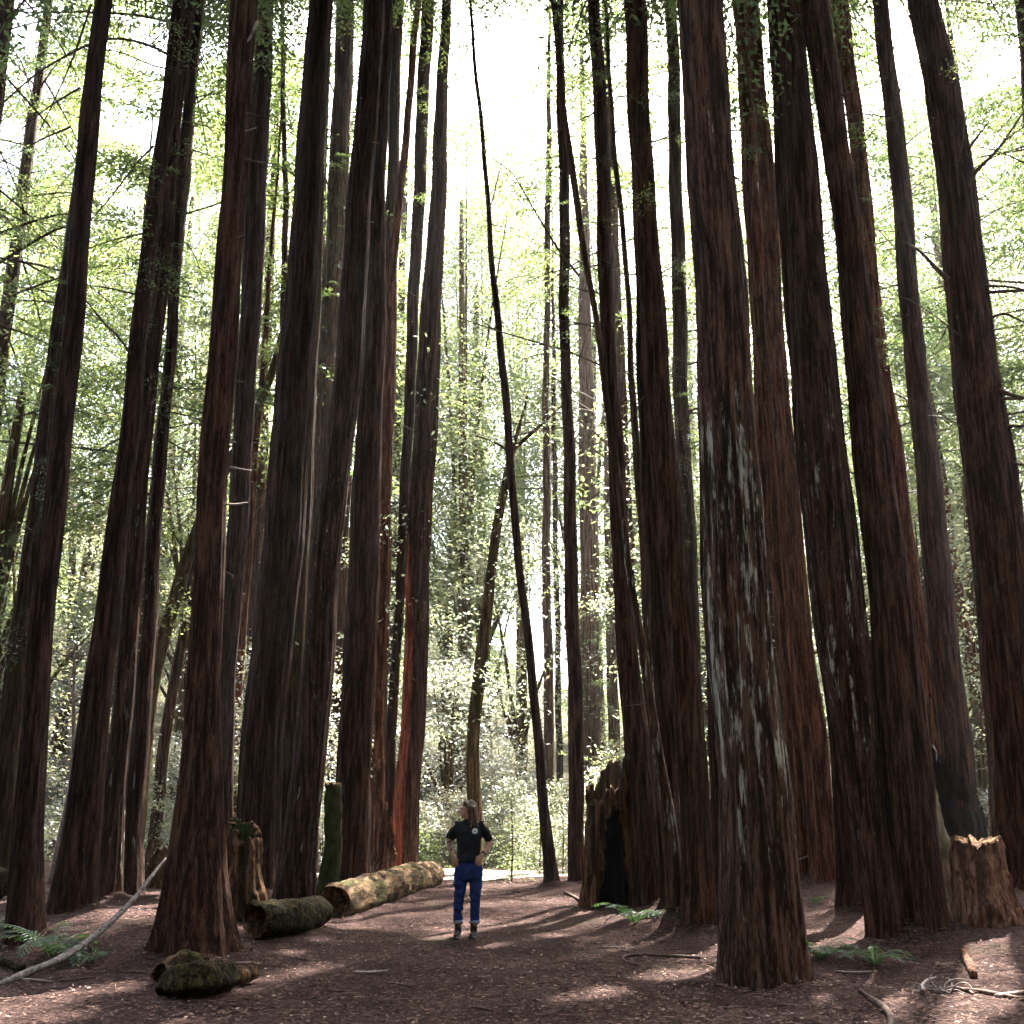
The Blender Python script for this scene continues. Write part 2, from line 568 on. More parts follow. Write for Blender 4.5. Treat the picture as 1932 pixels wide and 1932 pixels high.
def place_sprays(items, rng):
    """items: (proto, origin, azimuth, pitch, scale, wood radius) -> V, quads, material index (0 leaf, 1 wood)"""
    LV, WV, WQ = [], [], []
    nw = 0
    for it in items:
        (pr, ax), o, az, pt, sc, wr = it[:6]
        root_pt = it[6] if len(it) > 6 else None
        ca, sa = math.cos(az), math.sin(az)
        cp, sp = math.cos(pt), math.sin(pt)
        M = np.array([[ca * cp, -sa, -ca * sp], [sa * cp, ca, -sa * sp], [sp, 0, cp]])
        LV.append((pr.reshape(-1, 3) * sc) @ M.T + o)
        if wr > 0:
            P = (ax * sc) @ M.T + o
            if root_pt is not None:
                P = np.concatenate([root_pt[None], P])
            v, q, _ = tube(P, np.linspace(wr, wr * 0.25, len(P)), 3, None, False)
            WV.append(v)
            WQ.append(q + nw)
            nw += len(v)
    LV = np.concatenate(LV)
    c = LV.reshape(-1, 4, 3).mean(1)
    keep = flecks_open(c, rng.random(len(c)))
    LV = LV.reshape(-1, 4, 3)[keep].reshape(-1, 3)
    nq = len(LV) // 4
    Q = np.arange(nq * 4).reshape(-1, 4)
    if WV:
        WV = np.concatenate(WV)
        WQ = np.concatenate(WQ) + len(LV)
        V = np.concatenate([LV, WV])
        Q2 = np.concatenate([Q, WQ])
        mi = np.concatenate([np.zeros(nq, int), np.ones(len(WQ), int)])
    else:
        V, Q2, mi = LV, Q, np.zeros(nq, int)
    return V, Q2, mi


def in_view(p, margin=150):
    u, v, d = project(p)
    return d > 0 and -margin < u < 1932 + margin and -margin < v < 1932 + margin


def conifer_crown(rng, cx, Y, z0, z1, rad, n, leafmat, name, parent, base, fine=True, keep_low=1.0, upness=0.0):
    items = []
    for i in range(n):
        f = (i + rng.random()) / n
        z = z0 + (z1 - z0) * f
        az = rng.uniform(0, 6.283)
        L = rad * (0.35 + 0.75 * (1 - f) ** 0.8) * rng.uniform(0.7, 1.2)
        x = cx(z)
        o = np.array([x, Y, z])
        tip = np.array([x + L * .7 * math.cos(az), Y + L * .7 * math.sin(az), z])
        vis = z - 1.2 * L < zframe(min(tip[1], Y)) + 1.5 and abs(tip[0]) < .55 * max(tip[1], 1) + 3
        pr = (SPRAY_FINE if Y < 34 else SPRAY_MID) if (vis and fine) else SPRAY_COARSE
        p = pr[rng.integers(len(pr))]
        pt = R(rng.uniform(-28, 18)) + upness
        sc, o2 = L / 2.7, o
        if sc > 1.1 and pr is not SPRAY_COARSE:          # long limb: bare near the bole, needles on its outer part
            sc = 1.1
            o2 = o + np.array([math.cos(az) * math.cos(pt), math.sin(az) * math.cos(pt), math.sin(pt)]) * (L - 2.97)
        items.append((p, o2, az, pt, sc, 0.022 * L / 2.7 + 0.006, o if o2 is not o else None))
    V, Q, mi = place_sprays(items, rng)
    me = new_mesh(name, V - base, Q, None, [leafmat, M_DEAD], mi, False)
    return obj(name, me, parent)


# ------------------------------------------------------------------ redwood trunks
def trunk_mesh(zs, xs, rs, Y, base, bark, seed, seg=56, flare=0.16, ridge=0.020, lobes=0.10):
    r = np.random.default_rng(seed)
    n = len(zs)
    th = np.linspace(0, 2 * np.pi, seg, endpoint=False)
    TH, Z = np.meshgrid(th, zs)
    rad = np.ones_like(TH)
    for k in (2, 3, 5):
        rad += 0.022 * np.cos(k * TH + r.uniform(0, 6.28) + 0.12 * Z * r.uniform(-1, 1))
    for k in (9, 13, 17, 22, 27):
        if k * 2.2 > seg:
            continue
        ph = r.uniform(0, 6.28) + 0.5 * np.sin(Z * r.uniform(.3, 1.1) + r.uniform(0, 6)) + 0.25 * np.sin(Z * r.uniform(1.5, 3) + r.uniform(0, 6))
        rad += ridge * 1.0 * np.cos(k * TH + ph) * (0.7 + 0.3 * np.sin(Z * r.uniform(.5, 2) + r.uniform(0, 6)))
    rad += r.normal(0, 0.011, rad.shape)
    hz = np.clip(Z - base[2], 0, None)
    fl = flare * np.exp(-hz / 0.32)
    rad += fl + (lobes * np.exp(-hz / 0.45)) * np.cos(5 * TH + r.uniform(0, 6.28)) * (0.6 + 0.4 * np.cos(2 * TH + r.uniform(0, 6.28)))
    X = np.asarray(xs)[:, None] + np.asarray(rs)[:, None] * rad * np.cos(TH)
    Yy = Y + np.asarray(rs)[:, None] * rad * np.sin(TH)
    V = np.stack([X, Yy, Z], -1).reshape(-1, 3) - base
    i, j = np.meshgrid(np.arange(n - 1), np.arange(seg), indexing='ij')
    q = np.stack([i * seg + j, i * seg + (j + 1) % seg, (i + 1) * seg + (j + 1) % seg, (i + 1) * seg + j], -1).reshape(-1, 4)
    return V, q


class Tree:
    pass


TREES = {}


def redwood(key, label, ctrl, Y=None, H=40, bark='brown', crown=None, group=None, name="redwood_tree", seg=56, flare=.16, lobes=.10, leaf=None, cat="tree", ridge=.020):
    """ctrl: (v, u_left, u_right) from the foot up, read off the photograph; the foot's pixel gives the distance through the ground"""
    rng = np.random.default_rng(abs(hash(key)) % 1000 if False else sum(ord(c) * (i + 3) for i, c in enumerate(key)))
    v0, a0, b0 = ctrl[0]
    if Y is None:
        p, _ = ground_pt((a0 + b0) / 2, v0)
        Y = p[1]
    zs, xs, rs = [], [], []
    for v, a, b in ctrl:
        p, t = at_y((a + b) / 2, v, Y)
        zs.append(p[2])
        xs.append(p[0])
        rs.append((b - a) / 2 * t / FPX * .935)
    zb = float(hgt(xs[0], Y))
    zs[0] = zb
    ztop = zs[-1]
    sl = (xs[-1] - xs[-2]) / max(0.5, zs[-1] - zs[-2])
    H = max(H, ztop + 9)
    zz, xx, rr = list(zs), list(xs), list(rs)
    for f in (0.33, 0.66, 1.0):
        z = ztop + (H - ztop) * f
        zz.append(z)
        xx.append(xs[-1] + sl * 0.7 * (z - ztop))
        rr.append(max(0.03, rs[-1] * (1 - 0.92 * f)))
    dense = np.concatenate([np.arange(zb - 0.45, ztop + 1.0, 0.22 if Y < 20 else 0.35), np.linspace(ztop + 1.2, H, 12)])
    X = np.interp(dense, zz, xx)
    Rr = np.interp(dense, zz, rr)
    Xs, Rs = X.copy(), Rr.copy()
    for _ in range(14):
        Xs[1:-1] = (Xs[:-2] + 2 * Xs[1:-1] + Xs[2:]) / 4
        Rs[2:-1] = (Rs[1:-2] + 2 * Rs[2:-1] + Rs[3:]) / 4
    wob = sum(map(ord, key))
    Xs = Xs + (.022 * np.sin(dense * .9 + wob) + .012 * np.sin(dense * 2.3 + 2 * wob)) * np.clip((dense - zb) / 2, 0, 1)
    base = np.array([xs[0], Y, zb])
    root = empty(name, base, label, cat, group)
    V, q = trunk_mesh(dense, Xs, Rs, Y, base, bark, sum(map(ord, key)) + 7, seg, flare, ridge, lobes)
    obj("trunk", new_mesh("trunk", V, q, None, [BARK[bark]]), root)
    T = Tree()
    T.root, T.Y, T.base, T.H, T.ztop = root, Y, base, H, ztop
    T.cx = lambda z: float(np.interp(z, dense, Xs))
    T.r = lambda z: float(np.interp(z, dense, Rs))
    T.rng = rng
    TREES[key] = T
    if crown:
        z0, rad, n = crown
        n = int(n * (1.3 if name == 'redwood_tree' else 1))
        conifer_crown(rng, T.cx, Y, z0 if z0 else zframe(Y) + (2.6 if Y < 22 else 1.0), H, rad, n, leaf or L_REDWOOD, "crown", root, base)
    return T


def branch_px(T, pts, r0=.03, r1=.010, mat=None, name="branch", dy=-0.6, out=0.0):
    """a bare limb of tree T traced in the plane of its trunk's near side"""
    P = []
    for k, (u, v) in enumerate(pts):
        Yk = T.Y + dy * T.r(T.base[2] + 4) - out * k / max(1, len(pts) - 1)
        P.append(at_y(u, v, Yk)[0])
    n = max(4, 3 * len(pts))
    tube_obj(name, P, [r0, (r0 + r1) / 2, r1], mat or M_DEAD, T.root, 6, n, lump(len(pts) * 7 + int(pts[0][0]), .15, (2, 3), 6.0), T.base)


def dead_branches(T, k, zlo, zhi, lmin, lmax, r=.018, up=(-5, 40), az=None, mat=None):
    for i in range(k):
        z = T.rng.uniform(zlo, zhi)
        a = T.rng.uniform(0, 6.283) if az is None else T.rng.uniform(*az)
        L = T.rng.uniform(lmin, lmax)
        e = R(T.rng.uniform(*up))
        d = np.array([math.cos(a) * math.cos(e), math.sin(a) * math.cos(e), math.sin(e)])
        o = np.array([T.cx(z), T.Y, z]) + d * T.r(z) * 0.8
        P = [o + d * L * s + np.array([0, 0, -0.12 * L * s * s]) + T.rng.normal(0, .03 * L * (s > 0), 3) for s in np.linspace(0, 1, 6)]
        tube_obj("branch", P, [r * T.rng.uniform(.7, 1.3), r * .35], mat or M_DEAD, T.root, 5, 8, None, T.base)


def bole_sprays(T, zlo, zhi, n, leaf=L_REDWOOD, sc=(.5, 1.2), face=None, proto=None):
    items = []
    pr = proto or SPRAY_TINY
    for i in range(n):
        z = T.rng.uniform(zlo, zhi)
        a = T.rng.uniform(3.4, 6.0) if face is None else T.rng.uniform(*face)
        o = np.array([T.cx(z) + T.r(z) * .95 * math.cos(a), T.Y + T.r(z) * .95 * math.sin(a), z])
        items.append((pr[T.rng.integers(len(pr))], o, a, R(T.rng.uniform(-50, 25)), T.rng.uniform(*sc), .004))
    V, Q, mi = place_sprays(items, T.rng)
    obj("foliage", new_mesh("foliage", V - T.base, Q, None, [leaf, M_DEAD], mi, False), T.root)


# left of the trail
redwood('T0', "dark redwood half hidden behind the leftmost trunk, feathery shoots on its bole", [(1650, -34, 20), (1362, -2, 43), (1220, 17, 58), (1042, 42, 78), (885, 60, 98), (687, 88, 118), (355, 135, 160), (0, 178, 202)], Y=24, H=42, bark='mossy', crown=(None, 3.6, 80))
redwood('T1', "leftmost dark redwood standing at the left edge behind the fern", [(1781, 13, 85), (1667, 14, 79), (1553, 20, 77), (1373, 38, 89), (1030, 73, 117), (687, 110, 147), (355, 140, 178), (0, 179, 210)], H=36, bark='dark', crown=(None, 3.6, 70), flare=.22)
redwood('T2', "straight dark redwood, left one of a row of three close trunks", [(1722, 92, 182), (1553, 119, 188), (1373, 151, 210), (1030, 194, 236), (687, 240, 274), (355, 281, 310), (0, 325, 350)], H=38, bark='dark', crown=(None, 3.5, 70), flare=.2)
redwood('T3', "pale flecked redwood in the middle of a row of three close trunks", [(1705, 180, 231), (1553, 190, 233), (1373, 210, 249), (1030, 235, 270), (687, 272, 302), (355, 302, 332), (0, 345, 368)], H=36, bark='spots', crown=(None, 3.3, 60))
redwood('T4', "slim redwood, right one of a row of three close trunks, bending outward at the top", [(1700, 225, 274), (1553, 232, 271), (1373, 249, 283), (1030, 277, 304), (687, 309, 330), (533, 316, 338), (355, 331, 351), (120, 352, 371), (0, 366, 382)], H=34, bark='spots', crown=(None, 3.2, 60))
redwood('T5', "large redwood with a wide flared foot beside the leaning dead branch", [(1800, 292, 448), (1740, 304, 436), (1667, 313, 429), (1553, 325, 424), (1373, 346, 412), (1030, 366, 423), (687, 395, 450), (355, 416, 463), (0, 434, 487)], H=44, bark='brown', crown=(None, 3.8, 80), flare=.16, lobes=.26, seg=96)
redwood('T6', "dark redwood pressed against the right side of the wide footed trunk", [(1660, 388, 440), (1373, 405, 440), (1030, 423, 465), (687, 448, 488), (355, 460, 506), (0, 485, 518)], H=44, bark='dark', crown=(None, 3.6, 70))
redwood('T7', "pole thin young redwood beside the left edge of the broadest dark trunk", [(1640, 488, 508), (1200, 512, 530), (687, 528, 544), (355, 533, 544), (0, 527, 535)], H=32, bark='thin', crown=(None, 2.2, 30), seg=24)
redwood('T8', "broadest dark redwood left of the trail, black and furrowed", [(1690, 440, 530), (1553, 440, 528), (1373, 458, 536), (1030, 492, 572), (687, 524, 600), (355, 554, 611), (0, 581, 627)], H=46, bark='dark', crown=(None, 4.0, 80), seg=72)
redwood('T8b', "dark redwood wedged behind the broadest trunk on its right", [(1655, 512, 556), (1373, 530, 572), (1030, 545, 584), (687, 566, 602), (355, 588, 612), (0, 605, 628)], H=42, bark='mossy', crown=(None, 3.4, 60))
redwood('T9', "grey barked redwood showing only above, between two broad dark trunks", [(1645, 548, 600), (1030, 582, 622), (687, 600, 636), (355, 617, 658), (178, 627, 664), (0, 632, 669)], H=44, bark='grey', crown=(None, 3.6, 70))
redwood('T10', "flecked redwood leaning in from the left behind the mossy short log", [(1706, 512, 592), (1553, 535, 597), (1373, 556, 622), (1030, 590, 645), (687, 629, 685), (355, 657, 704), (0, 684, 727)], H=45, bark='spots', crown=(None, 3.8, 80), seg=72)
redwood('T10b', "red brown redwood right above the long fallen log, mossy post at its left", [(1683, 622, 700), (1553, 633, 699), (1373, 638, 708), (1030, 655, 717), (687, 682, 726), (355, 698, 729), (0, 716, 742)], H=44, bark='brown', crown=(None, 3.6, 80), seg=72)
redwood('T11', "dark redwood seen only at the top between a broad trunk and a brown sapling", [(1640, 690, 730), (1030, 705, 738), (687, 716, 748), (355, 728, 752), (0, 740, 761)], H=42, bark='dark', crown=(None, 3.4, 60))
redwood('T12', "slender brown redwood with reddish foot leaning right toward the top", [(1648, 702, 724), (1373, 707, 726), (1030, 713, 737), (687, 721, 746), (533, 728, 749), (355, 746, 762), (178, 767, 781), (0, 782, 795)], H=34, bark='red', crown=(None, 2.4, 40), seg=36)
redwood('T13', "dark slim redwood with pale twigs on its bole, left of the red striped tree", [(1645, 722, 750), (1553, 726, 750), (1373, 729, 748), (1030, 750, 768), (687, 764, 786), (355, 778, 803), (0, 794, 820)], H=42, bark='dark', crown=(None, 3.4, 60), seg=40)
redwood('T14', "redwood at the trail's left edge with a long strip of red bark painted sunlit", [(1652, 734, 790), (1553, 742, 790), (1373, 757, 803), (1030, 765, 813), (687, 785, 831), (355, 812, 842), (0, 833, 851)], H=44, bark='brown', crown=(None, 3.6, 70), seg=64)

# middle
redwood('T15', "thin dark redwood pole leaning left over the trail's far end", [(1672, 1030, 1060), (1553, 1019, 1040), (1373, 1003, 1022), (1030, 969, 985), (687, 939, 955), (533, 927, 939), (355, 914, 923), (178, 897, 905), (0, 885, 891)], H=30, bark='dark', crown=(None, 1.9, 26), seg=36, flare=.25)
redwood('T16', "straight slim redwood alone right of the leaning pole", [(1662, 1072, 1104), (1553, 1071, 1102), (1373, 1071, 1100), (1030, 1065, 1091), (687, 1057, 1077), (355, 1053, 1074), (0, 1048, 1062)], H=40, bark='brown', crown=(None, 3.2, 60), seg=44)
redwood('T17', "thin lichened redwood leaning left across its neighbours from behind the fern", [(1752, 1264, 1304), (1640, 1253, 1290), (1553, 1243, 1276), (1373, 1222, 1242), (1220, 1201, 1218), (1030, 1178, 1192), (864, 1155, 1167), (687, 1128, 1141), (533, 1105, 1116), (355, 1078, 1092), (178, 1055, 1069), (0, 1036, 1048)], H=32, bark='thin', crown=(None, 2.4, 36), seg=36)
redwood('T18', "redwood rising straight behind the hollow burnt stump", [(1712, 1188, 1266), (1553, 1182, 1243), (1373, 1173, 1222), (1030, 1153, 1187), (864, 1144, 1177), (687, 1135, 1164), (355, 1123, 1152), (0, 1110, 1134)], H=42, bark='brown', crown=(None, 3.4, 70), seg=56)
redwood('T19', "very thin redwood pole between two right hand trunks behind the hollow stump", [(1640, 1226, 1256), (1373, 1222, 1245), (1030, 1204, 1224), (687, 1185, 1197), (533, 1178, 1188), (355, 1162, 1173), (178, 1147, 1156), (0, 1137, 1144)], Y=24, H=32, bark='thin', crown=(None, 2.2, 30), seg=28)
redwood('T20', "redwood with a clean reddish bole left of the large lichened trunk", [(1755, 1284, 1356), (1553, 1283, 1342), (1373, 1268, 1329), (1030, 1244, 1297), (687, 1207, 1260), (533, 1201, 1251), (355, 1194, 1238), (0, 1174, 1218)], H=44, bark='brown', crown=(None, 3.8, 80), seg=64)
redwood('T20b', "black shaded redwood filling the gap behind the hollow stump's right trunks", [(1690, 1246, 1300), (1373, 1236, 1276), (1030, 1218, 1250), (687, 1200, 1226), (0, 1182, 1202)], Y=19.5, H=40, bark='dark', crown=(None, 3.2, 50))
redwood('T21', "dark redwood with tufts of green shoots just left of the lichened trunk", [(1640, 1310, 1352), (1373, 1302, 1330), (1030, 1284, 1314), (687, 1268, 1298), (355, 1263, 1290), (0, 1254, 1277)], Y=26.5, H=44, bark='mossy', crown=(None, 3.6, 70), seg=44)

# right
redwood('T22', "massive nearest redwood right of the trail covered in pale lichen streaks", [(1856, 1350, 1534), (1800, 1354, 1520), (1667, 1356, 1508), (1553, 1355, 1502), (1373, 1350, 1480), (1220, 1341, 1464), (1030, 1327, 1446), (864, 1318, 1430), (687, 1312, 1415), (355, 1299, 1391), (0, 1281, 1366)], H=40, bark='lichen', crown=(None, 4.2, 80), seg=96, flare=.07, lobes=.05, ridge=.022)
redwood('T22b', "dark redwood strip hidden behind the left side of the lichened trunk", [(1660, 1338, 1392), (1373, 1333, 1390), (1030, 1321, 1370), (687, 1316, 1350), (0, 1290, 1318)], Y=18, H=42, bark='dark', crown=(None, 3.2, 50))
redwood('T23', "redwood with sunlight painted as orange bark, right of the lichened trunk, shaggy fibres", [(1612, 1496, 1546), (1373, 1482, 1526), (1220, 1462, 1508), (1030, 1444, 1488), (864, 1428, 1468), (687, 1420, 1456), (355, 1402, 1438), (0, 1382, 1414)], Y=23.5, H=44, bark='red', crown=(None, 3.6, 60), seg=60, ridge=.03)  # orange bark colour stands in for sunlight on its lit side
redwood('T23b', "brown redwood paired close against the right side of the orange barked one", [(1625, 1528, 1580), (1373, 1506, 1560), (1220, 1486, 1536), (1030, 1470, 1516), (864, 1458, 1501), (687, 1448, 1485), (355, 1432, 1463), (0, 1408, 1432)], Y=23.0, H=44, bark='red', crown=(None, 3.6, 60), seg=60, ridge=.03)
redwood('T24a', "near black redwood seen in the gap left of the spotted leaning trunk", [(1700, 1578, 1640), (1553, 1572, 1622), (1373, 1562, 1600), (1030, 1518, 1552), (687, 1486, 1512), (355, 1466, 1490), (0, 1444, 1468)], Y=17.6, H=42, bark='dark', crown=(None, 3.4, 60))
redwood('T24', "redwood with white lichen spots leaning left from a shared foot at right", [(1772, 1640, 1722), (1667, 1622, 1694), (1553, 1605, 1678), (1373, 1570, 1656), (1220, 1537, 1642), (1030, 1514, 1619), (864, 1501, 1603), (687, 1494, 1582), (355, 1480, 1544), (0, 1466, 1513)], H=44, bark='flecked', crown=(None, 4.0, 80), seg=80, flare=.1)
redwood('T25', "large brown redwood right of the spotted one, rising from the same foot", [(1760, 1700, 1790), (1667, 1684, 1778), (1553, 1668, 1766), (1373, 1655, 1750), (1220, 1643, 1728), (1030, 1631, 1706), (864, 1611, 1686), (687, 1597, 1660), (355, 1562, 1611), (0, 1512, 1567)], H=44, bark='brown', crown=(None, 4.0, 80), seg=80, flare=.1)
redwood('T26', "redwood sleeved in green shoots behind the right edge of the large brown trunk", [(1640, 1752, 1800), (1373, 1736, 1780), (1030, 1696, 1728), (864, 1674, 1706), (687, 1650, 1677), (355, 1612, 1643), (0, 1567, 1602)], Y=22.5, H=42, bark='red', crown=(None, 3.4, 60), seg=44)
redwood('T27', "straight redwood growing behind the charred broken stump at right", [(1640, 1786, 1850), (1520, 1782, 1842), (1373, 1773, 1834), (1220, 1757, 1810), (1030, 1738, 1793), (864, 1723, 1768), (687, 1709, 1748), (355, 1681, 1718), (0, 1647, 1677)], Y=21.0, H=42, bark='brown', crown=(None, 3.6, 70), seg=56)
redwood('T28', "big dark redwood at the right edge with many dead branches", [(1628, 1868, 1990), (1373, 1866, 1978), (1220, 1850, 1958), (1030, 1834, 1936), (864, 1814, 1910), (687, 1798, 1881), (533, 1786, 1864), (355, 1770, 1838), (178, 1747, 1811), (0, 1716, 1771)], Y=18.6, H=44, bark='brown', crown=(None, 4.0, 80), seg=72)
redwood('T29', "redwood cut off by the frame at the top right corner", [(1640, 2030, 2100), (687, 1962, 2010), (0, 1916, 1950)], Y=24, H=40, bark='dark', crown=(None, 3.6, 60))

T = TREES
# ------------------------------------------------------------------ ground sheet
FEET = [(t.base[0], t.Y, t.r(t.base[2] + .3)) for t in TREES.values() if t.Y < 30]
hgt_plain = hgt


def hgt(x, y):                                   # duff heaps up unevenly round the trunks
    x = np.asarray(x, float)
    y = np.asarray(y, float)
    h = hgt_plain(x, y)
    w = .55 + .45 * np.sin(3.1 * x + 1.0) * np.sin(2.7 * y + .5) + .25 * np.sin(9 * x + 5 * y)
    for fx, fy, fr in FEET:
        d = np.sqrt((x - fx) ** 2 + (y - fy) ** 2)
        h = h + .15 * np.clip(w, 0.1, 1.2) * np.exp(-np.clip(d - fr * .8, 0, None) ** 2 / (.30 + .35 * fr) ** 2)
    return h


def axis(lo, hi, fine_lo, fine_hi, step, coarse):
    a = list(np.arange(fine_lo, fine_hi + 1e-6, step))
    x, s = fine_hi, step
    while x < hi:
        s = min(s * 1.25, coarse)
        x += s
        a.append(x)
    x, s = fine_lo, step
    pre = []
    while x > lo:
        s = min(s * 1.25, coarse)
        x -= s
        pre.append(x)
    return np.array(pre[::-1] + a)


gx = axis(-420, 420, -11, 11, 0.16, 30)
gy = axis(-300, 620, 6.5, 30, 0.16, 30)
GX, GY = np.meshgrid(gx, gy)
GZ = hgt(GX, GY)
near = np.exp(-np.clip(GY - 20, 0, None) / 10)
GZ = GZ + near * 0.012 * (RNG.random(GX.shape) - 0.5) * 2
nx, ny = len(gx), len(gy)
jj, ii = np.meshgrid(np.arange(ny - 1), np.arange(nx - 1), indexing='ij')
gq = np.stack([jj * nx + ii, jj * nx + ii + 1, (jj + 1) * nx + ii + 1, (jj + 1) * nx + ii], -1).reshape(-1, 4)
g = obj("ground", new_mesh("ground", np.stack([GX, GY, GZ], -1).reshape(-1, 3), gq, None, [M_GROUND]))
tag(g, "brown forest floor of redwood needles with the trail running through", "ground", kind="structure")

# bare limbs and stubs that the photo shows
for key, pts, r0, r1, m in [
    ('T3', [(348, 126), (300, 90), (227, 69), (178, 76), (71, 135), (0, 199), (-40, 240)], .035, .014, M_DEAD),
    ('T3', [(344, 46), (260, 28), (178, 22), (60, 24), (0, 18), (-50, 10)], .03, .012, M_DEAD),
    ('T1', [(172, 8), (142, 100), (112, 170), (75, 246)], .018, .007, M_DEAD),
    ('T1', [(152, 165), (110, 190), (80, 210), (38, 244)], .016, .006, M_DEAD),
    ('T1', [(132, 240), (80, 262), (45, 282), (0, 308)], .018, .006, M_DEAD),
    ('T2', [(290, 275), (255, 310), (215, 365), (172, 415)], .018, .008, M_DEAD),
    ('T5', [(486, 40), (470, 75), (450, 100), (432, 118)], .022, .010, M_PALE),
    ('T5', [(470, 115), (500, 117), (522, 122)], .018, .007, M_DEAD),
    ('T5', [(466, 214), (492, 219)], .016, .007, M_DEAD),
    ('T5', [(462, 248), (484, 241)], .014, .006, M_PALE),
    ('T5', [(464, 300), (485, 305), (513, 309)], .018, .006, M_DEAD),
    ('T5', [(442, 450), (464, 442)], .014, .006, M_DEAD),
    ('T5', [(442, 719), (475, 723)], .014, .007, M_DEAD),
    ('T5', [(433, 881), (452, 885), (475, 888)], .016, .007, M_PALE),
    ('T5', [(424, 951), (445, 952), (468, 948)], .018, .008, M_PALE),
    ('T5', [(434, 833), (446, 834)], .010, .006, M_PALE),
    ('T6', [(500, 180), (540, 185)], .012, .005, M_DEAD),
    ('T6', [(496, 394), (532, 393)], .012, .006, M_DEAD),
    ('T6', [(494, 452), (532, 453)], .012, .006, M_DEAD),
    ('T10', [(702, 268), (716, 270)], .012, .008, M_PALE),
    ('T10', [(690, 418), (706, 419)], .012, .008, M_PALE),
    ('T17', [(1092, 520), (1052, 470), (1010, 400), (965, 320), (925, 298)], .022, .007, M_DEAD),
    ('T17', [(1135, 690), (1080, 665), (1010, 645), (930, 622), (836, 588)], .018, .006, M_DEAD),
    ('T17', [(1228, 1325), (1205, 1330), (1180, 1332)], .012, .006, M_DEAD),
    ('T23', [(1438, 700), (1470, 725), (1490, 738)], .014, .006, M_DEAD),
    ('T23', [(1446, 988), (1472, 998), (1494, 1011)], .014, .008, M_PALE),
    ('T25', [(1584, 181), (1630, 162), (1676, 147)], .018, .007, M_DEAD),
    ('T26', [(1625, 430), (1672, 428)], .012, .006, M_DEAD),
    ('T26', [(1672, 785), (1700, 786)], .012, .006, M_DEAD),
    ('T26', [(1676, 980), (1700, 980)], .012, .006, M_DEAD),
    ('T28', [(1826, 282), (1850, 250), (1867, 229)], .035, .012, M_DEAD),
    ('T28', [(1814, 380), (1834, 330), (1885, 281), (1935, 205)], .045, .015, M_DEAD),
    ('T28', [(1790, 528), (1765, 505), (1736, 473), (1700, 452)], .05, .016, M_DEAD),
    ('T28', [(1858, 540), (1900, 540), (1960, 552)], .03, .015, M_DEAD),
    ('T28', [(1862, 552), (1905, 549), (1960, 548)], .035, .018, M_DEAD),
    ('T28', [(1884, 736), (1905, 744), (1960, 758)], .045, .02, M_DEAD),
    ('T28', [(1886, 752), (1932, 752), (1965, 752)], .03, .018, M_DEAD),
    ('T28', [(1890, 804), (1935, 804), (1965, 803)], .035, .02, M_DEAD),
    ('T28', [(1868, 600), (1895, 590), (1940, 612)], .028, .012, M_DEAD),
    ('T28', [(1900, 870), (1940, 880), (1970, 884)], .03, .015, M_DEAD),
    ('T28', [(1790, 612), (1775, 640), (1762, 660)], .018, .007, M_DEAD),
    ('T27', [(1706, 275), (1735, 250), (1760, 235)], .02, .010, M_DEAD),
    ('T27', [(1720, 470), (1770, 482), (1796, 486)], .018, .008, M_DEAD),
    ('T27', [(1698, 470), (1675, 470), (1655, 476)], .015, .006, M_DEAD),
]:
    branch_px(T[key], pts, r0, r1, m)
for key, k, lo, hi, l0, l1 in [('T13', 6, 8, 20, .8, 2.2), ('T16', 8, 9, 21, 1.2, 3.4), ('T18', 8, 8, 18, 1.0, 3.0), ('T19', 7, 9, 21, 1.0, 2.6), ('T20', 5, 8, 15, .6, 2.0),
                               ('T26', 10, 9, 21, .8, 2.6), ('T27', 12, 8, 21, .8, 3.0), ('T28', 12, 7, 19, .8, 2.6), ('T14', 5, 8, 21, .8, 2.4), ('T15', 8, 8, 20, .6, 2.6),
                               ('T9', 5, 10, 22, .5, 1.5), ('T4', 6, 7, 15, .5, 2.2), ('T2', 5, 7, 15, .6, 2.4), ('T0', 5, 6, 18, .6, 2.0), ('T7', 6, 8, 20, .4, 1.6), ('T6', 4, 6, 18, .4, 1.4), ('T23b', 4, 8, 20, .5, 1.6)]:
    dead_branches(T[key], k, lo, hi, l0, l1, r=.016)
for key, lo, hi, n in [('T0', 4, 15, 34), ('T2', 8, 15, 26), ('T3', 10, 15, 16), ('T4', 9, 14, 12), ('T9', 15, 25, 30), ('T13', 19, 26, 24), ('T18', 12, 19, 14), ('T21', 8, 24, 60),
                       ('T23', 16, 25, 46), ('T23b', 17, 25, 26), ('T26', 11, 24, 90), ('T27', 16, 24, 22), ('T16', 13, 24, 14), ('T20', 10, 15, 12)]:
    bole_sprays(T[key], lo, hi, n)
bole_sprays(T['T28'], 14, 20, 46, L_BRIGHT, (.7, 1.5))

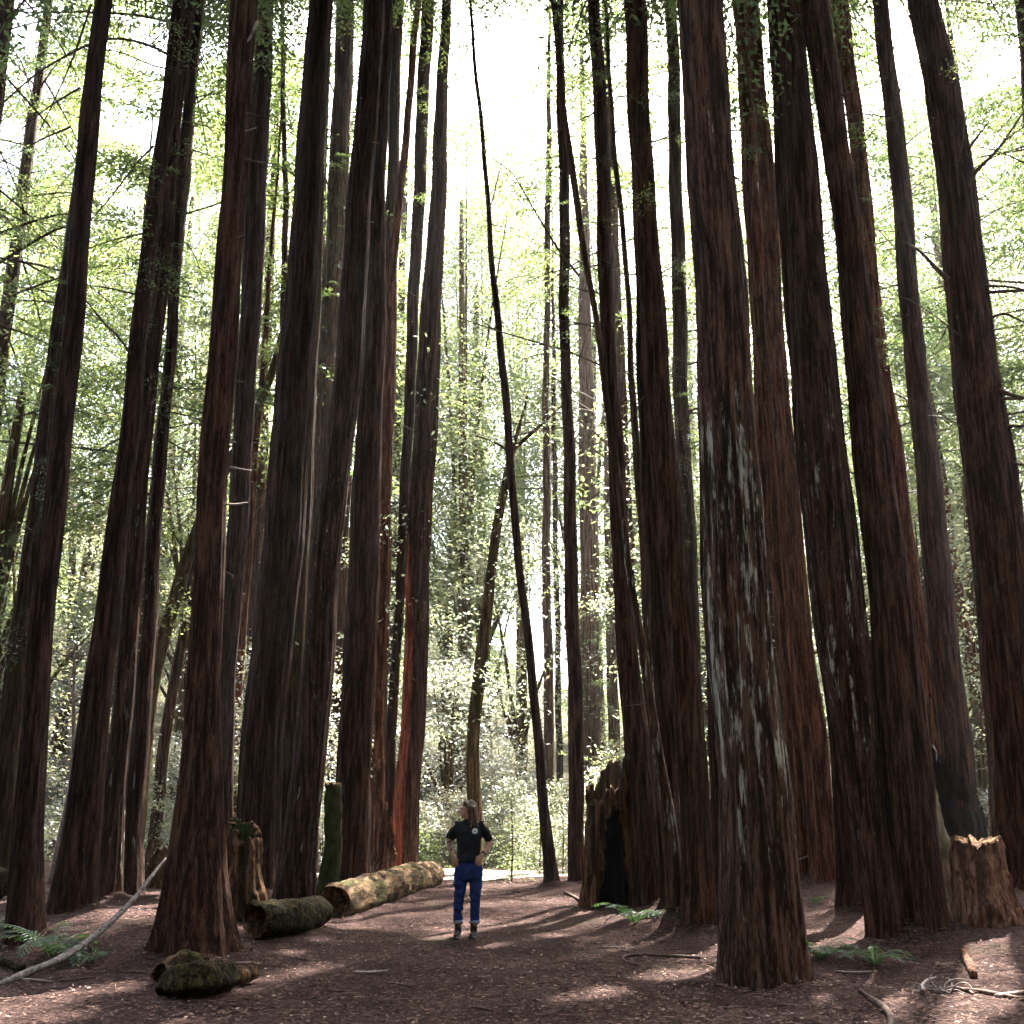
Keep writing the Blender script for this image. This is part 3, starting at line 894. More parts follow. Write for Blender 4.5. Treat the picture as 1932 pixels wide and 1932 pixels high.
# strip of red bark with sunlight painted into its colour, trail's left edge
def bark_strip(T, v0, v1, a0, a1, mat, name="bark_sunlit_strip", n=60, m=7, proud=.022):
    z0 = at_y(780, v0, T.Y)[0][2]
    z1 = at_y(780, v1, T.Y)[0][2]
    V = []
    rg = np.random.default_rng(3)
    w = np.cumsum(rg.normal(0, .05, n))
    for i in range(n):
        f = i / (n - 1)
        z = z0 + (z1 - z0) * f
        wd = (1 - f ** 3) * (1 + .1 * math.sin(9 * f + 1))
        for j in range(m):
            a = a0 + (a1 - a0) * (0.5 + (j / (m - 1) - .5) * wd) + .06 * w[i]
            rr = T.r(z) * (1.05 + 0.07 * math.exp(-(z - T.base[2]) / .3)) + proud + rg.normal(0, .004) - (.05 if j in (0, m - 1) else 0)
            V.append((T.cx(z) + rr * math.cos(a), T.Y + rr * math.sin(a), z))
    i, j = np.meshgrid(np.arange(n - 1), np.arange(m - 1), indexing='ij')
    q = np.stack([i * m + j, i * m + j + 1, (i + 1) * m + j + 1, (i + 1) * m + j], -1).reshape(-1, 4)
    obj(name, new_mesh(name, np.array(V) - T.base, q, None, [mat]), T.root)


bark_strip(T['T14'], 1640, 1010, R(186), R(272), BARK['sunlit_strip'])

# ------------------------------------------------------------------ background: trunks that stand out
ORD = ["first", "second", "third", "fourth", "fifth", "sixth", "seventh", "eighth", "ninth", "tenth", "eleventh", "twelfth", "thirteenth", "fourteenth", "fifteenth", "sixteenth", "seventeenth", "eighteenth", "nineteenth", "twentieth",
       "twenty-first", "twenty-second", "twenty-third", "twenty-fourth", "twenty-fifth", "twenty-sixth", "twenty-seventh", "twenty-eighth", "twenty-ninth", "thirtieth", "thirty-first", "thirty-second", "thirty-third", "thirty-fourth", "thirty-fifth", "thirty-sixth", "thirty-seventh", "thirty-eighth", "thirty-ninth", "fortieth"]
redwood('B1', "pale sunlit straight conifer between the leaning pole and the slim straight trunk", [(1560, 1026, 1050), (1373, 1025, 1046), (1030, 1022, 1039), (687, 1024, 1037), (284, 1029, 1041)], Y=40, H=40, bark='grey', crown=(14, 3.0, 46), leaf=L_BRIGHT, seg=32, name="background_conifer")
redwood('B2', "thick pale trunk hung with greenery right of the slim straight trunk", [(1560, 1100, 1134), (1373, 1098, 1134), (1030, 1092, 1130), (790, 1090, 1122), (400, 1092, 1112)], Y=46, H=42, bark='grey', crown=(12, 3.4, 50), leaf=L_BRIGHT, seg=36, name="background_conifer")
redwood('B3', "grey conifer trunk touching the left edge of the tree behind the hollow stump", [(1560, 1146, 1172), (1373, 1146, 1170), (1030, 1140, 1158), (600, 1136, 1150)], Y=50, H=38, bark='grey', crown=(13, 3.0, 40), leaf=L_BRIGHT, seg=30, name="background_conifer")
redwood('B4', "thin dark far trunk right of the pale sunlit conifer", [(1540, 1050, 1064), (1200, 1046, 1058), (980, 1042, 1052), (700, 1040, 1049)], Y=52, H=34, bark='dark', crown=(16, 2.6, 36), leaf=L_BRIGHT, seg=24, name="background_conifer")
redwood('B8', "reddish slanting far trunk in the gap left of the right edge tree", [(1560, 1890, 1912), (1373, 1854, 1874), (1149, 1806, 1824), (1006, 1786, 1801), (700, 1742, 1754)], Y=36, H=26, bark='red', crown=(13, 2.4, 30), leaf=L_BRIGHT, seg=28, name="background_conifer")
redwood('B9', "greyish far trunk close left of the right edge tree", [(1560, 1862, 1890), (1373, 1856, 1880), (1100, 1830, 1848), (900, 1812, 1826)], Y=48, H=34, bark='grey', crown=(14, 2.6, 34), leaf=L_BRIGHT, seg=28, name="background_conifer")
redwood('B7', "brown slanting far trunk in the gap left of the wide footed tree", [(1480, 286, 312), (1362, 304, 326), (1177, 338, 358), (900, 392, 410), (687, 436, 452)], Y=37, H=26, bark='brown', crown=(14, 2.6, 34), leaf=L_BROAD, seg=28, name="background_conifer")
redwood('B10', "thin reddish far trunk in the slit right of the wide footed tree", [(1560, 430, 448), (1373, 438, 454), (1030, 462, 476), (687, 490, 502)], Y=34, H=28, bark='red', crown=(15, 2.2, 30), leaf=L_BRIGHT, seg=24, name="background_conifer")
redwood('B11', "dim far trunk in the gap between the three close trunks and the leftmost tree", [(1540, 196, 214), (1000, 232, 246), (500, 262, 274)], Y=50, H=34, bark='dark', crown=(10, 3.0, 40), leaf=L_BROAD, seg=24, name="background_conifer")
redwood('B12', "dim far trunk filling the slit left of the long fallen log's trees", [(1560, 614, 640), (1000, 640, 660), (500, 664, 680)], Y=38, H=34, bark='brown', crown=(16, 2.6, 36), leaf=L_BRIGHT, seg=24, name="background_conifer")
for k in ('B1', 'B2', 'B3'):
    bole_sprays(T[k], 3, 16, 26, L_BRIGHT, (.9, 1.8))

# ------------------------------------------------------------------ broadleaf crowns
def leaf_cloud(rng, clumps, per, sig, leaf, wid, flat=.7):
    """clumps: (n,3) centres"""
    n = len(clumps)
    c = np.repeat(clumps, per, 0)
    off = rng.normal(0, 1, (n * per, 3)) * np.array([sig, sig, sig * .45])
    B = c + off
    a = rng.uniform(0, 6.283, n * per)
    D = np.stack([np.cos(a), np.sin(a), rng.normal(-.35, .45, n * per)], 1)
    D /= np.linalg.norm(D, axis=1)[:, None]
    Nn = np.stack([rng.normal(0, flat, n * per), rng.normal(0, flat, n * per), np.ones(n * per)], 1)
    return diamonds(B, D, Nn, leaf * rng.uniform(.6, 1.35, n * per), wid * rng.uniform(.6, 1.3, n * per)).reshape(-1, 3)


def crown_clumps(rng, h0, h1, rx, n, low=0.0):
    out = []
    while len(out) < n:
        f = rng.random()
        z = h0 + (h1 - h0) * f
        prof = math.sin(math.pi * min(1, max(0.03, low + (1 - low) * f)) ** 0.8) ** 0.6
        r = rx * prof * math.sqrt(rng.uniform(0.12, 1.0))
        a = rng.uniform(0, 6.283)
        out.append((r * math.cos(a), r * math.sin(a), z + rng.normal(0, .25)))
    return np.array(out)


def limb_paths(rng, clumps, h0, k, lean=(0, 0)):
    idx = rng.choice(len(clumps), k, replace=False)
    res = []
    for i in idx:
        c = clumps[i]
        z = h0 * rng.uniform(.55, 1.0)
        s = np.array([lean[0] * z, lean[1] * z, z])
        m = (s + c) / 2 + np.array([0, 0, .15 * np.linalg.norm(c - s)])
        res.append([s, m, c])
    return res


BROAD_PROTO = []


def broad_proto(seed, h0, h1, rx, nc, per, sig, leaf, wid, mat, tr, lean, nl=9):
    rng = np.random.default_rng(seed)
    cl = crown_clumps(rng, h0, h1, rx, nc) + np.array([lean[0], lean[1], 0]) * ((h0 + h1) / 2)
    LV = leaf_cloud(rng, cl, per, sig, leaf, wid)
    me = new_mesh("crown", LV, np.arange(len(LV)).reshape(-1, 4), None, [mat], None, False)
    P = smooth_path([(0, 0, -.4), (lean[0] * h0 * .4, lean[1] * h0 * .4, h0 * .45), (lean[0] * h0, lean[1] * h0, h0), (lean[0] * h1 * .8, lean[1] * h1 * .8, h1 * .85)], 14)
    v, q, t = tube(P, np.linspace(tr, tr * .3, 14), 10, lump(seed, .1))
    tm = new_mesh("trunk", v, q, t, [BARK['alder']])
    limbs = []
    for p in limb_paths(rng, cl, h0, nl, lean):
        v, q, t = tube(smooth_path(p, 7), np.linspace(tr * .38, tr * .08, 7), 5)
        limbs.append(new_mesh("limb", v, q, t, [BARK['alder']]))
    return me, tm, limbs


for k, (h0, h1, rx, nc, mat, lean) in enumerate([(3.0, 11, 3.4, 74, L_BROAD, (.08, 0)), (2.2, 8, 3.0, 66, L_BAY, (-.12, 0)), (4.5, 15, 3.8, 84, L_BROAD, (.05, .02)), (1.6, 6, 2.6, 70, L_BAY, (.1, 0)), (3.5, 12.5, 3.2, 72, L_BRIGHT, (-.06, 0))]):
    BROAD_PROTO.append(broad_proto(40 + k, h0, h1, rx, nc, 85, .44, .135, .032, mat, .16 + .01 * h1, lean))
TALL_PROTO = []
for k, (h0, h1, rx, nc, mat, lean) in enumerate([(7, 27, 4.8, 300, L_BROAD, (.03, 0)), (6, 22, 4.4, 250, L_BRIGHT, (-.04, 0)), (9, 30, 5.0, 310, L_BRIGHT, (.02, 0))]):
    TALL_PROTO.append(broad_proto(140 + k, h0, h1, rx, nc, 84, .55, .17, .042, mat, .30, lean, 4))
SHRUB_PROTO = []
for k, (h1, rx, nc, mat) in enumerate([(2.2, 1.5, 46, L_BAY), (3.2, 1.9, 60, L_BROAD), (1.4, 1.2, 34, L_BRIGHT), (2.6, 1.7, 50, L_BAY)]):
    rng = np.random.default_rng(80 + k)
    cl = crown_clumps(rng, .15, h1, rx, nc, .35)
    LV = leaf_cloud(rng, cl, 60, .26, .13, .034)
    me = new_mesh("foliage", LV, np.arange(len(LV)).reshape(-1, 4), None, [mat], None, False)
    stems = []
    for p in limb_paths(rng, cl, .12, 6):
        v, q, t = tube(smooth_path(p, 6), np.linspace(.022, .006, 6), 4)
        stems.append(new_mesh("stem", v, q, t, [M_DEAD]))
    SHRUB_PROTO.append((me, stems))


def put_children(root, items, sc, rz):
    for nm, me in items:
        c = bpy.data.objects.new(nm, me)
        COL.objects.link(c)
        c.parent = root
        c.scale = (sc, sc, sc)
        c.rotation_euler = (0, 0, rz)


def in_lane(x, Y, r=3.2):
    for px, py in ((-1.4, 27.0), (-1.2, 30.0), (-0.6, 32.5), (0.6, 31.0)):
        ax = SUN[0] / SUN[1]
        d = abs((x - px) - ax * (Y - py)) / math.hypot(1, ax)
        if Y > py - 1 and d < r and (Y - py) < 30:
            return True
    return False


BROAD, SHRUBS, FARS = [], [], []
rb = np.random.default_rng(21)
for k in range(36):
    for tr in range(60):
        Y = rb.uniform(31, 58)
        x = rb.uniform(-0.50, 0.50) * Y
        if k < 8 and tr < 20:
            x, Y = (k - 3.5) * 4.6 + rb.uniform(-1, 1), rb.uniform(34, 42)
        if in_lane(x, Y):
            continue
        if all((x - b[0]) ** 2 + (Y - b[1]) ** 2 > 3.0 ** 2 for b in BROAD):
            break
    BROAD.append((x, Y, k % 5, rb.uniform(.8, 1.35), rb.uniform(0, 6.28)))
for i, (x, Y, k, sc, rz) in enumerate(sorted(BROAD, key=lambda b: project((b[0], b[1], 2))[0])):
    root = empty("broadleaf_tree", (x, Y, float(hgt(x, Y))), "sunlit leafy understory tree behind the grove, %s from the left" % ORD[min(i, 39)], "tree", "leafy trees behind the grove")
    me, tm, limbs = BROAD_PROTO[k]
    put_children(root, [("trunk", tm), ("crown", me)] + [("limb", l) for l in limbs], sc, rz)

rs_ = np.random.default_rng(33)
for k in range(46):
    for tr in range(60):
        Y = rs_.uniform(32.5, 45)
        x = rs_.uniform(-.52, .52) * Y
        u = project((x, Y, 0.5))[0]
        if Y < 36 and 815 < u < 960:
            continue
        if all((x - b[0]) ** 2 + (Y - b[1]) ** 2 > 1.6 ** 2 for b in SHRUBS):
            break
    SHRUBS.append((x, Y, k % 4, rs_.uniform(.7, 1.25), rs_.uniform(0, 6.28)))
for k, (u, v) in enumerate([(810, 1655), (850, 1648), (905, 1640), (960, 1636), (1000, 1640)]):
    x, Y = at_y(u, v, 35.5 + k % 3)[0][:2]
    SHRUBS.append((x, Y, (k * 3) % 4, .75 + .1 * (k % 3), k))
for i, (x, Y, k, sc, rz) in enumerate(sorted(SHRUBS, key=lambda b: project((b[0], b[1], 1))[0])):
    lab = "bright leafy shrub on the far side of the grove, %s from the left" % (ORD[i] if i < 40 else ORD[50 - i] + " from the right edge but counted")
    if i >= 40:
        lab = "bright leafy shrub on the far side of the grove, %s from the right" % ORD[len(SHRUBS) - 1 - i]
    root = empty("leafy_shrub", (x, Y, float(hgt(x, Y))), lab, "shrub", "leafy shrubs beyond the grove")
    me, stems = SHRUB_PROTO[k]
    put_children(root, [("foliage", me)] + [("stem", s) for s in stems], sc, rz)

TALLS = []
ra = np.random.default_rng(17)
for k in range(21):
    for tr in range(80):
        Y = ra.uniform(49, 72)
        x = ra.uniform(-.54, .54) * Y
        u = project((x, Y, 14))[0]
        if (940 < u < 1015 and Y < 58) or in_lane(x, Y, 4.5):
            continue
        if all((x - b[0]) ** 2 + (Y - b[1]) ** 2 > 4.4 ** 2 for b in TALLS):
            break
    TALLS.append((x, Y, k % 3, ra.uniform(1.0, 1.4), ra.uniform(0, 6.28)))
TALLS += [(-2.6, 60, 0, 1.25, 1.0), (0.6, 66, 2, 1.2, 2.0), (3.8, 59, 1, 1.4, 3.0), (6.8, 63, 2, 1.3, 4.0), (18.5, 50, 1, 1.3, 5.0), (23.5, 56, 2, 1.3, .5), (27.5, 63, 0, 1.4, 1.5)]
for i, (x, Y, k, sc, rz) in enumerate(sorted(TALLS, key=lambda b: project((b[0], b[1], 2))[0])):
    root = empty("tall_leafy_tree", (x, Y, float(hgt(x, Y))), "tall glowing yellow green leafy tree far behind the grove, %s from the left" % ORD[i], "tree", "tall leafy trees far behind the grove")
    me, tm, limbs = TALL_PROTO[k]
    put_children(root, [("trunk", tm), ("crown", me)] + [("limb", l) for l in limbs], sc, rz)

# far conifers on the slope, feathered to the ground
FAR_PROTO = []
for k in range(3):
    rng = np.random.default_rng(60 + k)
    items = []
    H = 24
    for i in range(120):
        f = (i + rng.random()) / 120
        z = 1.5 + (H - 1.8) * f
        az = rng.uniform(0, 6.283)
        L = 3.3 * (1.04 - f) ** .75 * rng.uniform(.7, 1.2)
        p = SPRAY_MID[rng.integers(len(SPRAY_MID))]
        items.append((p, np.array([0, 0, z]), az, R(rng.uniform(-22, 10)), L / 2.7, .02))
    LV, WV = [], []
    keepFP = FP
    FP = np.zeros((0, 4))
    V, Q, mi = place_sprays(items, rng)
    FP = keepFP
    me = new_mesh("crown", V, Q, None, [L_REDWOOD if k % 2 else L_BRIGHT, M_DEAD], mi, False)
    v, q, t = tube(np.array([(0, 0, z) for z in np.linspace(-.5, H, 16)]), np.linspace(.34, .04, 16), 12, lump(k, .06))
    FAR_PROTO.append((me, new_mesh("trunk", v, q, t, [BARK['grey'] if k % 2 else BARK['brown']])))
rf = np.random.default_rng(91)
for k in range(34):
    for tr in range(60):
        Y = rf.uniform(62, 105)
        x = rf.uniform(-.54, .54) * Y
        u = project((x, Y, 10))[0]
        if 940 < u < 1010 and Y < 72:
            continue
        if all((x - b[0]) ** 2 + (Y - b[1]) ** 2 > 4.2 ** 2 for b in FARS):
            break
    FARS.append((x, Y, k % 3, rf.uniform(.8, 1.35), rf.uniform(0, 6.28)))
for i, (x, Y, k, sc, rz) in enumerate(sorted(FARS, key=lambda b: project((b[0], b[1], 2))[0])):
    root = empty("far_conifer", (x, Y, float(hgt(x, Y))), "hazy far conifer on the slope behind the leafy trees, %s from the left" % ORD[min(i, 39)], "tree", "far conifers on the slope")
    put_children(root, [("trunk", FAR_PROTO[k][1]), ("crown", FAR_PROTO[k][0])], sc, rz)

# tall redwoods behind the grove whose drooping sprays fill the top of the picture
rt = np.random.default_rng(14)
spots = [(-14.5, 27), (-11.5, 34), (-9.5, 41), (9.5, 44), (-16, 32), (19, 34), (-17, 38), (-6.5, 36), (-13, 46), (4.2, 38), (7.5, 33), (13, 37), (16.5, 30), (15, 46), (-6, 52), (20, 42), (-20, 45)]
spots.sort(key=lambda s: s[0] / s[1])
for i, (x, Y) in enumerate(spots):
    u0 = project((x, Y, float(hgt(x, Y))))
    w = 2080 / u0[2] * rt.uniform(.42, .8)
    lean = rt.uniform(-.02, .02)
    ctrl = []
    for z in (float(hgt(x, Y)), 6.0 + float(hgt(x, Y)), 16.0 + float(hgt(x, Y)), 24.0 + float(hgt(x, Y))):
        uu, vv, dd = project((x + lean * z, Y, z))
        ww = w * (u0[2] / dd) * (1 - z / 60)
        ctrl.append((vv, uu - ww / 2, uu + ww / 2))
    redwood('C%d' % i, "tall redwood with drooping green sprays behind the grove, %s from the left" % ORD[i], ctrl, Y=Y, H=rt.uniform(36, 46), bark=['brown', 'grey', 'mossy'][i % 3], crown=(rt.uniform(9, 13), 4.4, 92), leaf=[L_BRIGHT, L_REDWOOD, L_BRIGHT][i % 3], group="tall redwoods behind the grove", seg=28, name="background_redwood")

# curved alder left of the leaning pole, and the mossy slanting one at left
def path_tree(name, label, pts, Y, r0, r1, limbs, mat, leafmat, clumps, sig=.5, per=60):
    P = [at_y(u, v, Y)[0] for u, v in pts]
    base = P[0].copy()
    base[2] = float(hgt(base[0], Y)) - 0.1
    P[0] = base
    root = empty(name, base, label, "tree")
    tube_obj("trunk", P, [r0, (r0 + r1) * .55, r1], mat, root, 12, 30, lump(3, .07), base)
    for lp in limbs:
        tube_obj("limb", [at_y(u, v, Y)[0] for u, v in lp[0]], [lp[1], lp[1] * .3], mat, root, 7, 12, None, base)
    rng = np.random.default_rng(len(pts))
    C = []
    for (u, v, n, s) in clumps:
        c, t = at_y(u, v, Y)
        for _ in range(n):
            C.append(c + rng.normal(0, 1, 3) * np.array([s, s, s * .6]))
    LV = leaf_cloud(rng, np.array(C), per, sig, .15, .038)
    obj("crown", new_mesh("crown", LV - base, np.arange(len(LV)).reshape(-1, 4), None, [leafmat], None, False), root)


path_tree("alder_tree", "curved pale alder rising behind the person's head and forking above", [(897, 1640), (897, 1525), (891, 1440), (893, 1373), (916, 1184), (931, 1042), (940, 971), (960, 890), (966, 850)], 31.0, .21, .11,
          [([(958, 895), (968, 850), (980, 800), (991, 772), (996, 735)], .09), ([(966, 850), (1000, 820), (1041, 783), (1060, 765)], .07), ([(958, 850), (935, 835), (900, 822)], .05), ([(938, 985), (950, 930), (962, 880)], .06)],
          BARK['alder'], L_BROAD, [(940, 760, 9, 1.2), (880, 820, 7, 1.0), (1010, 760, 7, .9), (880, 960, 9, 1.0), (860, 1080, 10, 1.1), (840, 1200, 9, 1.1), (930, 1100, 6, .9), (850, 1330, 9, 1.1), (950, 1280, 6, 1.0)])
path_tree("mossy_leaning_tree", "slanting moss covered trunk in the gap left of the wide footed redwood", [(262, 1500), (288, 1273), (320, 1166), (355, 1042), (400, 930), (487, 775), (515, 704), (540, 600)], 33.0, .26, .10,
          [([(322, 1160), (345, 1120), (360, 1085)], .03), ([(352, 1050), (330, 1010), (312, 990)], .04), ([(490, 770), (500, 730), (505, 690)], .04)],
          BARK['alder'], L_BRIGHT, [(320, 1120, 5, .5), (330, 1180, 5, .5), (500, 690, 6, .9), (370, 880, 6, .9), (300, 990, 4, .6)])

# young redwood glowing at the end of the trail
def young_redwood(label, u, v, Y, H, seed, rad):
    rng = np.random.default_rng(seed)
    p = at_y(u, v, Y)[0]
    base = np.array([p[0], Y, float(hgt(p[0], Y))])
    root = empty("young_redwood", base, label, "sapling")
    tube_obj("stem", [base - [0, 0, .1], base + [0.03, 0, H * .5], base + [0, 0, H]], [.03, .008], BARK['thin'], root, 6, 10, None, base)
    items = []
    for i in range(26):
        f = (i + .5) / 26
        items.append((SPRAY_TINY[i % 5], base + [0, 0, .15 + H * .85 * f], rng.uniform(0, 6.28), R(rng.uniform(-10, 15)), rad / .8 * (1.1 - f * .85) * rng.uniform(.8, 1.2), .008))
    V, Q, mi = place_sprays(items, rng)
    obj("foliage", new_mesh("foliage", V - base, Q, None, [L_BRIGHT, M_DEAD], mi, False), root)


young_redwood("glowing yellow green young redwood just right of the person", 965, 1650, 27.5, 1.9, 1, 1.0)
young_redwood("small young redwood right behind the leaning pole's foot", 1018, 1645, 30.0, 2.2, 2, .9)
young_redwood("young redwood behind the straight slim trunk's foot", 1062, 1650, 31.0, 1.9, 3, .8)

# pale tangle of dead branches beyond the leftmost trees
def tangle(label, u, v, Y, n, size, seed):
    rng = np.random.default_rng(seed)
    c = at_y(u, v, Y)[0]
    zb = float(hgt(c[0], Y))
    base = np.array([c[0], Y, zb])
    root = empty("dead_treetop", base, label, "dead tree")
    tube_obj("trunk", [base - [0, 0, .2], (base + c) / 2 + [.3, 0, 0], c + [0, 0, size * .5]], [.09, .03], M_PALE, root, 7, 12, None, base)
    for i in range(n):
        f = rng.uniform(.35, 1.0)
        o = base + (c + np.array([0, 0, size * .5]) - base) * f
        a, e = rng.uniform(0, 6.28), rng.uniform(-.3, .7)
        d = np.array([math.cos(a) * math.cos(e), math.sin(a) * .6, math.sin(e)])
        L = size * rng.uniform(.5, 1.2)
        P = [o + d * L * s + rng.normal(0, .07 * L, 3) * (s > 0) - [0, 0, .2 * L * s * s] for s in np.linspace(0, 1, 6)]
        tube_obj("branch", P, [.022, .006], M_PALE, root, 4, 9, None, base)


tangle("pale tangled dead branches in the gap beside the leftmost trunks", 135, 1270, 27, 26, 1.3, 4)
tangle("bleached dead twigs right of the charred stump near the right edge", 1868, 1400, 30, 10, .9, 6)

# ------------------------------------------------------------------ unseen woods added behind and beside the viewpoint for shade, one mass
def shade_woods():
    rng = np.random.default_rng(77)
    LV, TV, TQ, n = [], [], [], 0
    pos = []
    for _ in range(900):
        x, y = rng.uniform(-46, 46), rng.uniform(-46, 30)
        if abs(x) < 4.5 and y > -6:
            continue
        if y > 0 and abs(x) < 0.60 * y + 6.0:
            continue
        if all((x - a) ** 2 + (y - b) ** 2 > 4.6 ** 2 for a, b in pos):
            pos.append((x, y))
        if len(pos) > 85:
            break
    for x, y in pos:
        zb = float(hgt(x, y))
        H = rng.uniform(30, 42)
        v, q, _ = tube(np.array([(x, y, zb + z) for z in np.linspace(-.4, H, 10)]), np.linspace(rng.uniform(.3, .55), .05, 10), 14, lump(int(abs(x * 31)), .05), False)
        TV.append(v)
        TQ.append(q + n)
        n += len(v)
        m = 620
        f = rng.random(m) ** .9
        z = zb + 1.5 + (H - 1.5) * f
        r = 4.2 * (1.05 - f) ** .6 * np.sqrt(rng.random(m))
        a = rng.uniform(0, 6.283, m)
        B = np.stack([x + r * np.cos(a), y + r * np.sin(a), z], 1)
        D = np.stack([np.cos(a), np.sin(a), rng.normal(-.5, .3, m)], 1)
        D /= np.linalg.norm(D, axis=1)[:, None]
        Nn = np.stack([rng.normal(0, .5, m), rng.normal(0, .5, m), np.ones(m)], 1)
        LV.append(diamonds(B, D, Nn, rng.uniform(.8, 1.5, m), rng.uniform(.25, .45, m)).reshape(-1, 3))
    LV = np.concatenate(LV)
    c = LV.reshape(-1, 4, 3).mean(1)
    keep = flecks_open(c, rng.random(len(c)))
    dep = c[:, 1] * math.cos(PITCH) + (c[:, 2] - CAM_H) * math.sin(PITCH)
    uu = np.abs(FPX * c[:, 0] / np.maximum(dep, .1))
    vv = np.abs(FPX * (-c[:, 1] * math.sin(PITCH) + (c[:, 2] - CAM_H) * math.cos(PITCH)) / np.maximum(dep, .1))
    keep &= ~((dep > 0) & (uu < 1250) & (vv < 1250))
    keep &= ~((np.abs(c[:, 0]) < 3.0) & (np.abs(c[:, 1]) < 5) & (c[:, 2] < 7))
    LV = LV.reshape(-1, 4, 3)[keep].reshape(-1, 3)
    TV, TQ = np.concatenate(TV), np.concatenate(TQ)
    nq = len(LV) // 4
    V = np.concatenate([LV, TV])
    Q = np.concatenate([np.arange(nq * 4).reshape(-1, 4), TQ + len(LV)])
    mi = np.concatenate([np.zeros(nq, int), np.ones(len(TQ), int)])
    o = obj("unseen_shade_woods", new_mesh("unseen_shade_woods", V, Q, None, [L_DARK, BARK['dark']], mi, False))
    tag(o, "dense unseen redwood forest around the viewpoint, added for shade", "forest", kind="stuff")


shade_woods()

M_SUNLIT_TRACK = mat_simple("sunlit_pale_gravel", (.30, .25, .21), (.50, .44, .38), 30, (1, 1, 1), .95, .6, .02)  # pale gravel colour paints in the glare of sunlit ground
rx, ry = np.meshgrid(np.linspace(-7.5, 2.2, 60), np.linspace(0, 1, 26))
yc = 30.6 + .12 * rx
RY = yc + (ry - .5) * (4.2 + .5 * np.sin(rx * 1.3) * np.sign(ry - .5))
V = np.stack([rx, RY, hgt(rx, RY) + .012 + .02 * np.sin(ry * math.pi)], -1).reshape(-1, 3)
jj2, ii2 = np.meshgrid(np.arange(25), np.arange(59), indexing='ij')
q = np.stack([jj2 * 60 + ii2, jj2 * 60 + ii2 + 1, (jj2 + 1) * 60 + ii2 + 1, (jj2 + 1) * 60 + ii2], -1).reshape(-1, 4)
tag(obj("painted_sunlit_track", new_mesh("painted_sunlit_track", V, q, None, [M_SUNLIT_TRACK])), "pale sunlit gravel track crossing at the trail's far end", "road", kind="structure")

# ------------------------------------------------------------------ fallen logs
def log_between(name, label, ends, radii, mat, seed, cat="log", n=44, seg=36, amp=.14, sag=0, lift=0.55, group=None, squash=.9):
    """ends: pixels on the ground under the log; returns root"""
    G = [ground_pt(u, v)[0] for u, v in ends]
    P = []
    for k, g_ in enumerate(G):
        r = radii[min(k, len(radii) - 1)]
        P.append(g_ + np.array([0, 0, r * lift]))
    base = G[0].copy()
    root = empty(name, base, label, cat, group)
    Q = smooth_path(P, n)
    rr = np.interp(np.linspace(0, 1, n), np.linspace(0, 1, len(radii)), radii)
    rg = np.random.default_rng(seed)
    rr[0] *= .93
    rr[-1] *= .85
    V, q, t = tube(Q - base, rr, seg, lump(seed, amp * .6, (2, 3, 5), 1.2), False, squash)
    V = roughen(V, .30 * amp * radii[0] / .25, 2.6, .026, 11.0, seed)
    obj("bark_shell", new_mesh("bark_shell", V, q, None, [mat]), root)
    # broken, recessed ends
    for e, (i0, sgn) in enumerate(((0, 1), (n - 1, -1))):
        ring = V[i0 * seg:(i0 + 1) * seg]
        c = ring.mean(0)
        ax = (Q[1] - Q[0]) if e == 0 else (Q[-2] - Q[-1])
        ax = ax / np.linalg.norm(ax)
        VV = [ring]
        for f, dpt in ((.82, .05), (.55, .09), (.25, .12)):
            VV.append(c + (ring - c) * f + ax * dpt * radii[0] / .25 + rg.normal(0, .018, ring.shape))
        VV.append((c + ax * .1)[None])
        VV = np.concatenate(VV)
        qq, tt = [], []
        for a in range(3):
            for j in range(seg):
                qq.append((a * seg + j, a * seg + (j + 1) % seg, (a + 1) * seg + (j + 1) % seg, (a + 1) * seg + j))
        for j in range(seg):
            tt.append((3 * seg + j, 3 * seg + (j + 1) % seg, 4 * seg))
        obj("broken_end", new_mesh("broken_end", VV, qq, tt, [M_ROT]), root)
    return root, Q, rr, base


rt_, Q_, rr_, b_ = log_between("fallen_log", "long pale mossy fallen log pointing away along the trail's left edge", [(628, 1728), (690, 1708), (760, 1683), (815, 1664)], [.30, .33, .34, .30], M_LOG, 5, n=80)
for k, (f, a, w) in enumerate([(.15, .3, .16), (.35, -.2, .2), (.55, .5, .18), (.72, -.1, .22), (.86, .2, .16)]):
    i = int(f * 79)
    c = Q_[i] + np.array([math.sin(a) * rr_[i] * .8, 0, rr_[i] * .80]) - b_
    th = np.linspace(0, 6.283, 14, endpoint=False)
    rgm = np.random.default_rng(k)
    V = np.concatenate([c + np.stack([np.cos(th) * w * s * rgm.uniform(.8, 1.2, 14), np.sin(th) * w * 1.8 * s, np.full(14, h) - .3 * (np.cos(th) * w * s) ** 2 / .3], 1) for s, h in ((1, -.07), (.75, .01), (.4, .035))] + [c[None] + [0, 0, .04]])
    qq = [(a_ * 14 + j, a_ * 14 + (j + 1) % 14, (a_ + 1) * 14 + (j + 1) % 14, (a_ + 1) * 14 + j) for a_ in range(2) for j in range(14)]
    tt = [(28 + j, 28 + (j + 1) % 14, 42) for j in range(14)]
    obj("moss_cushion", new_mesh("moss_cushion", V, qq, tt, [M_MOSS]), rt_)
log_between("mossy_log", "short thick mossy log at the near end of the long fallen log", [(478, 1770), (540, 1762), (598, 1744)], [.25, .25, .22], M_MOSS, 9, n=46, lift=.75)
log_between("rotten_log_chunk", "mossy rotten log chunk with a hollow dark end in the left foreground", [(318, 1876), (362, 1884), (424, 1868)], [.13, .165, .15], M_MOSS, 13, n=40, amp=.28, lift=.75, cat="log")
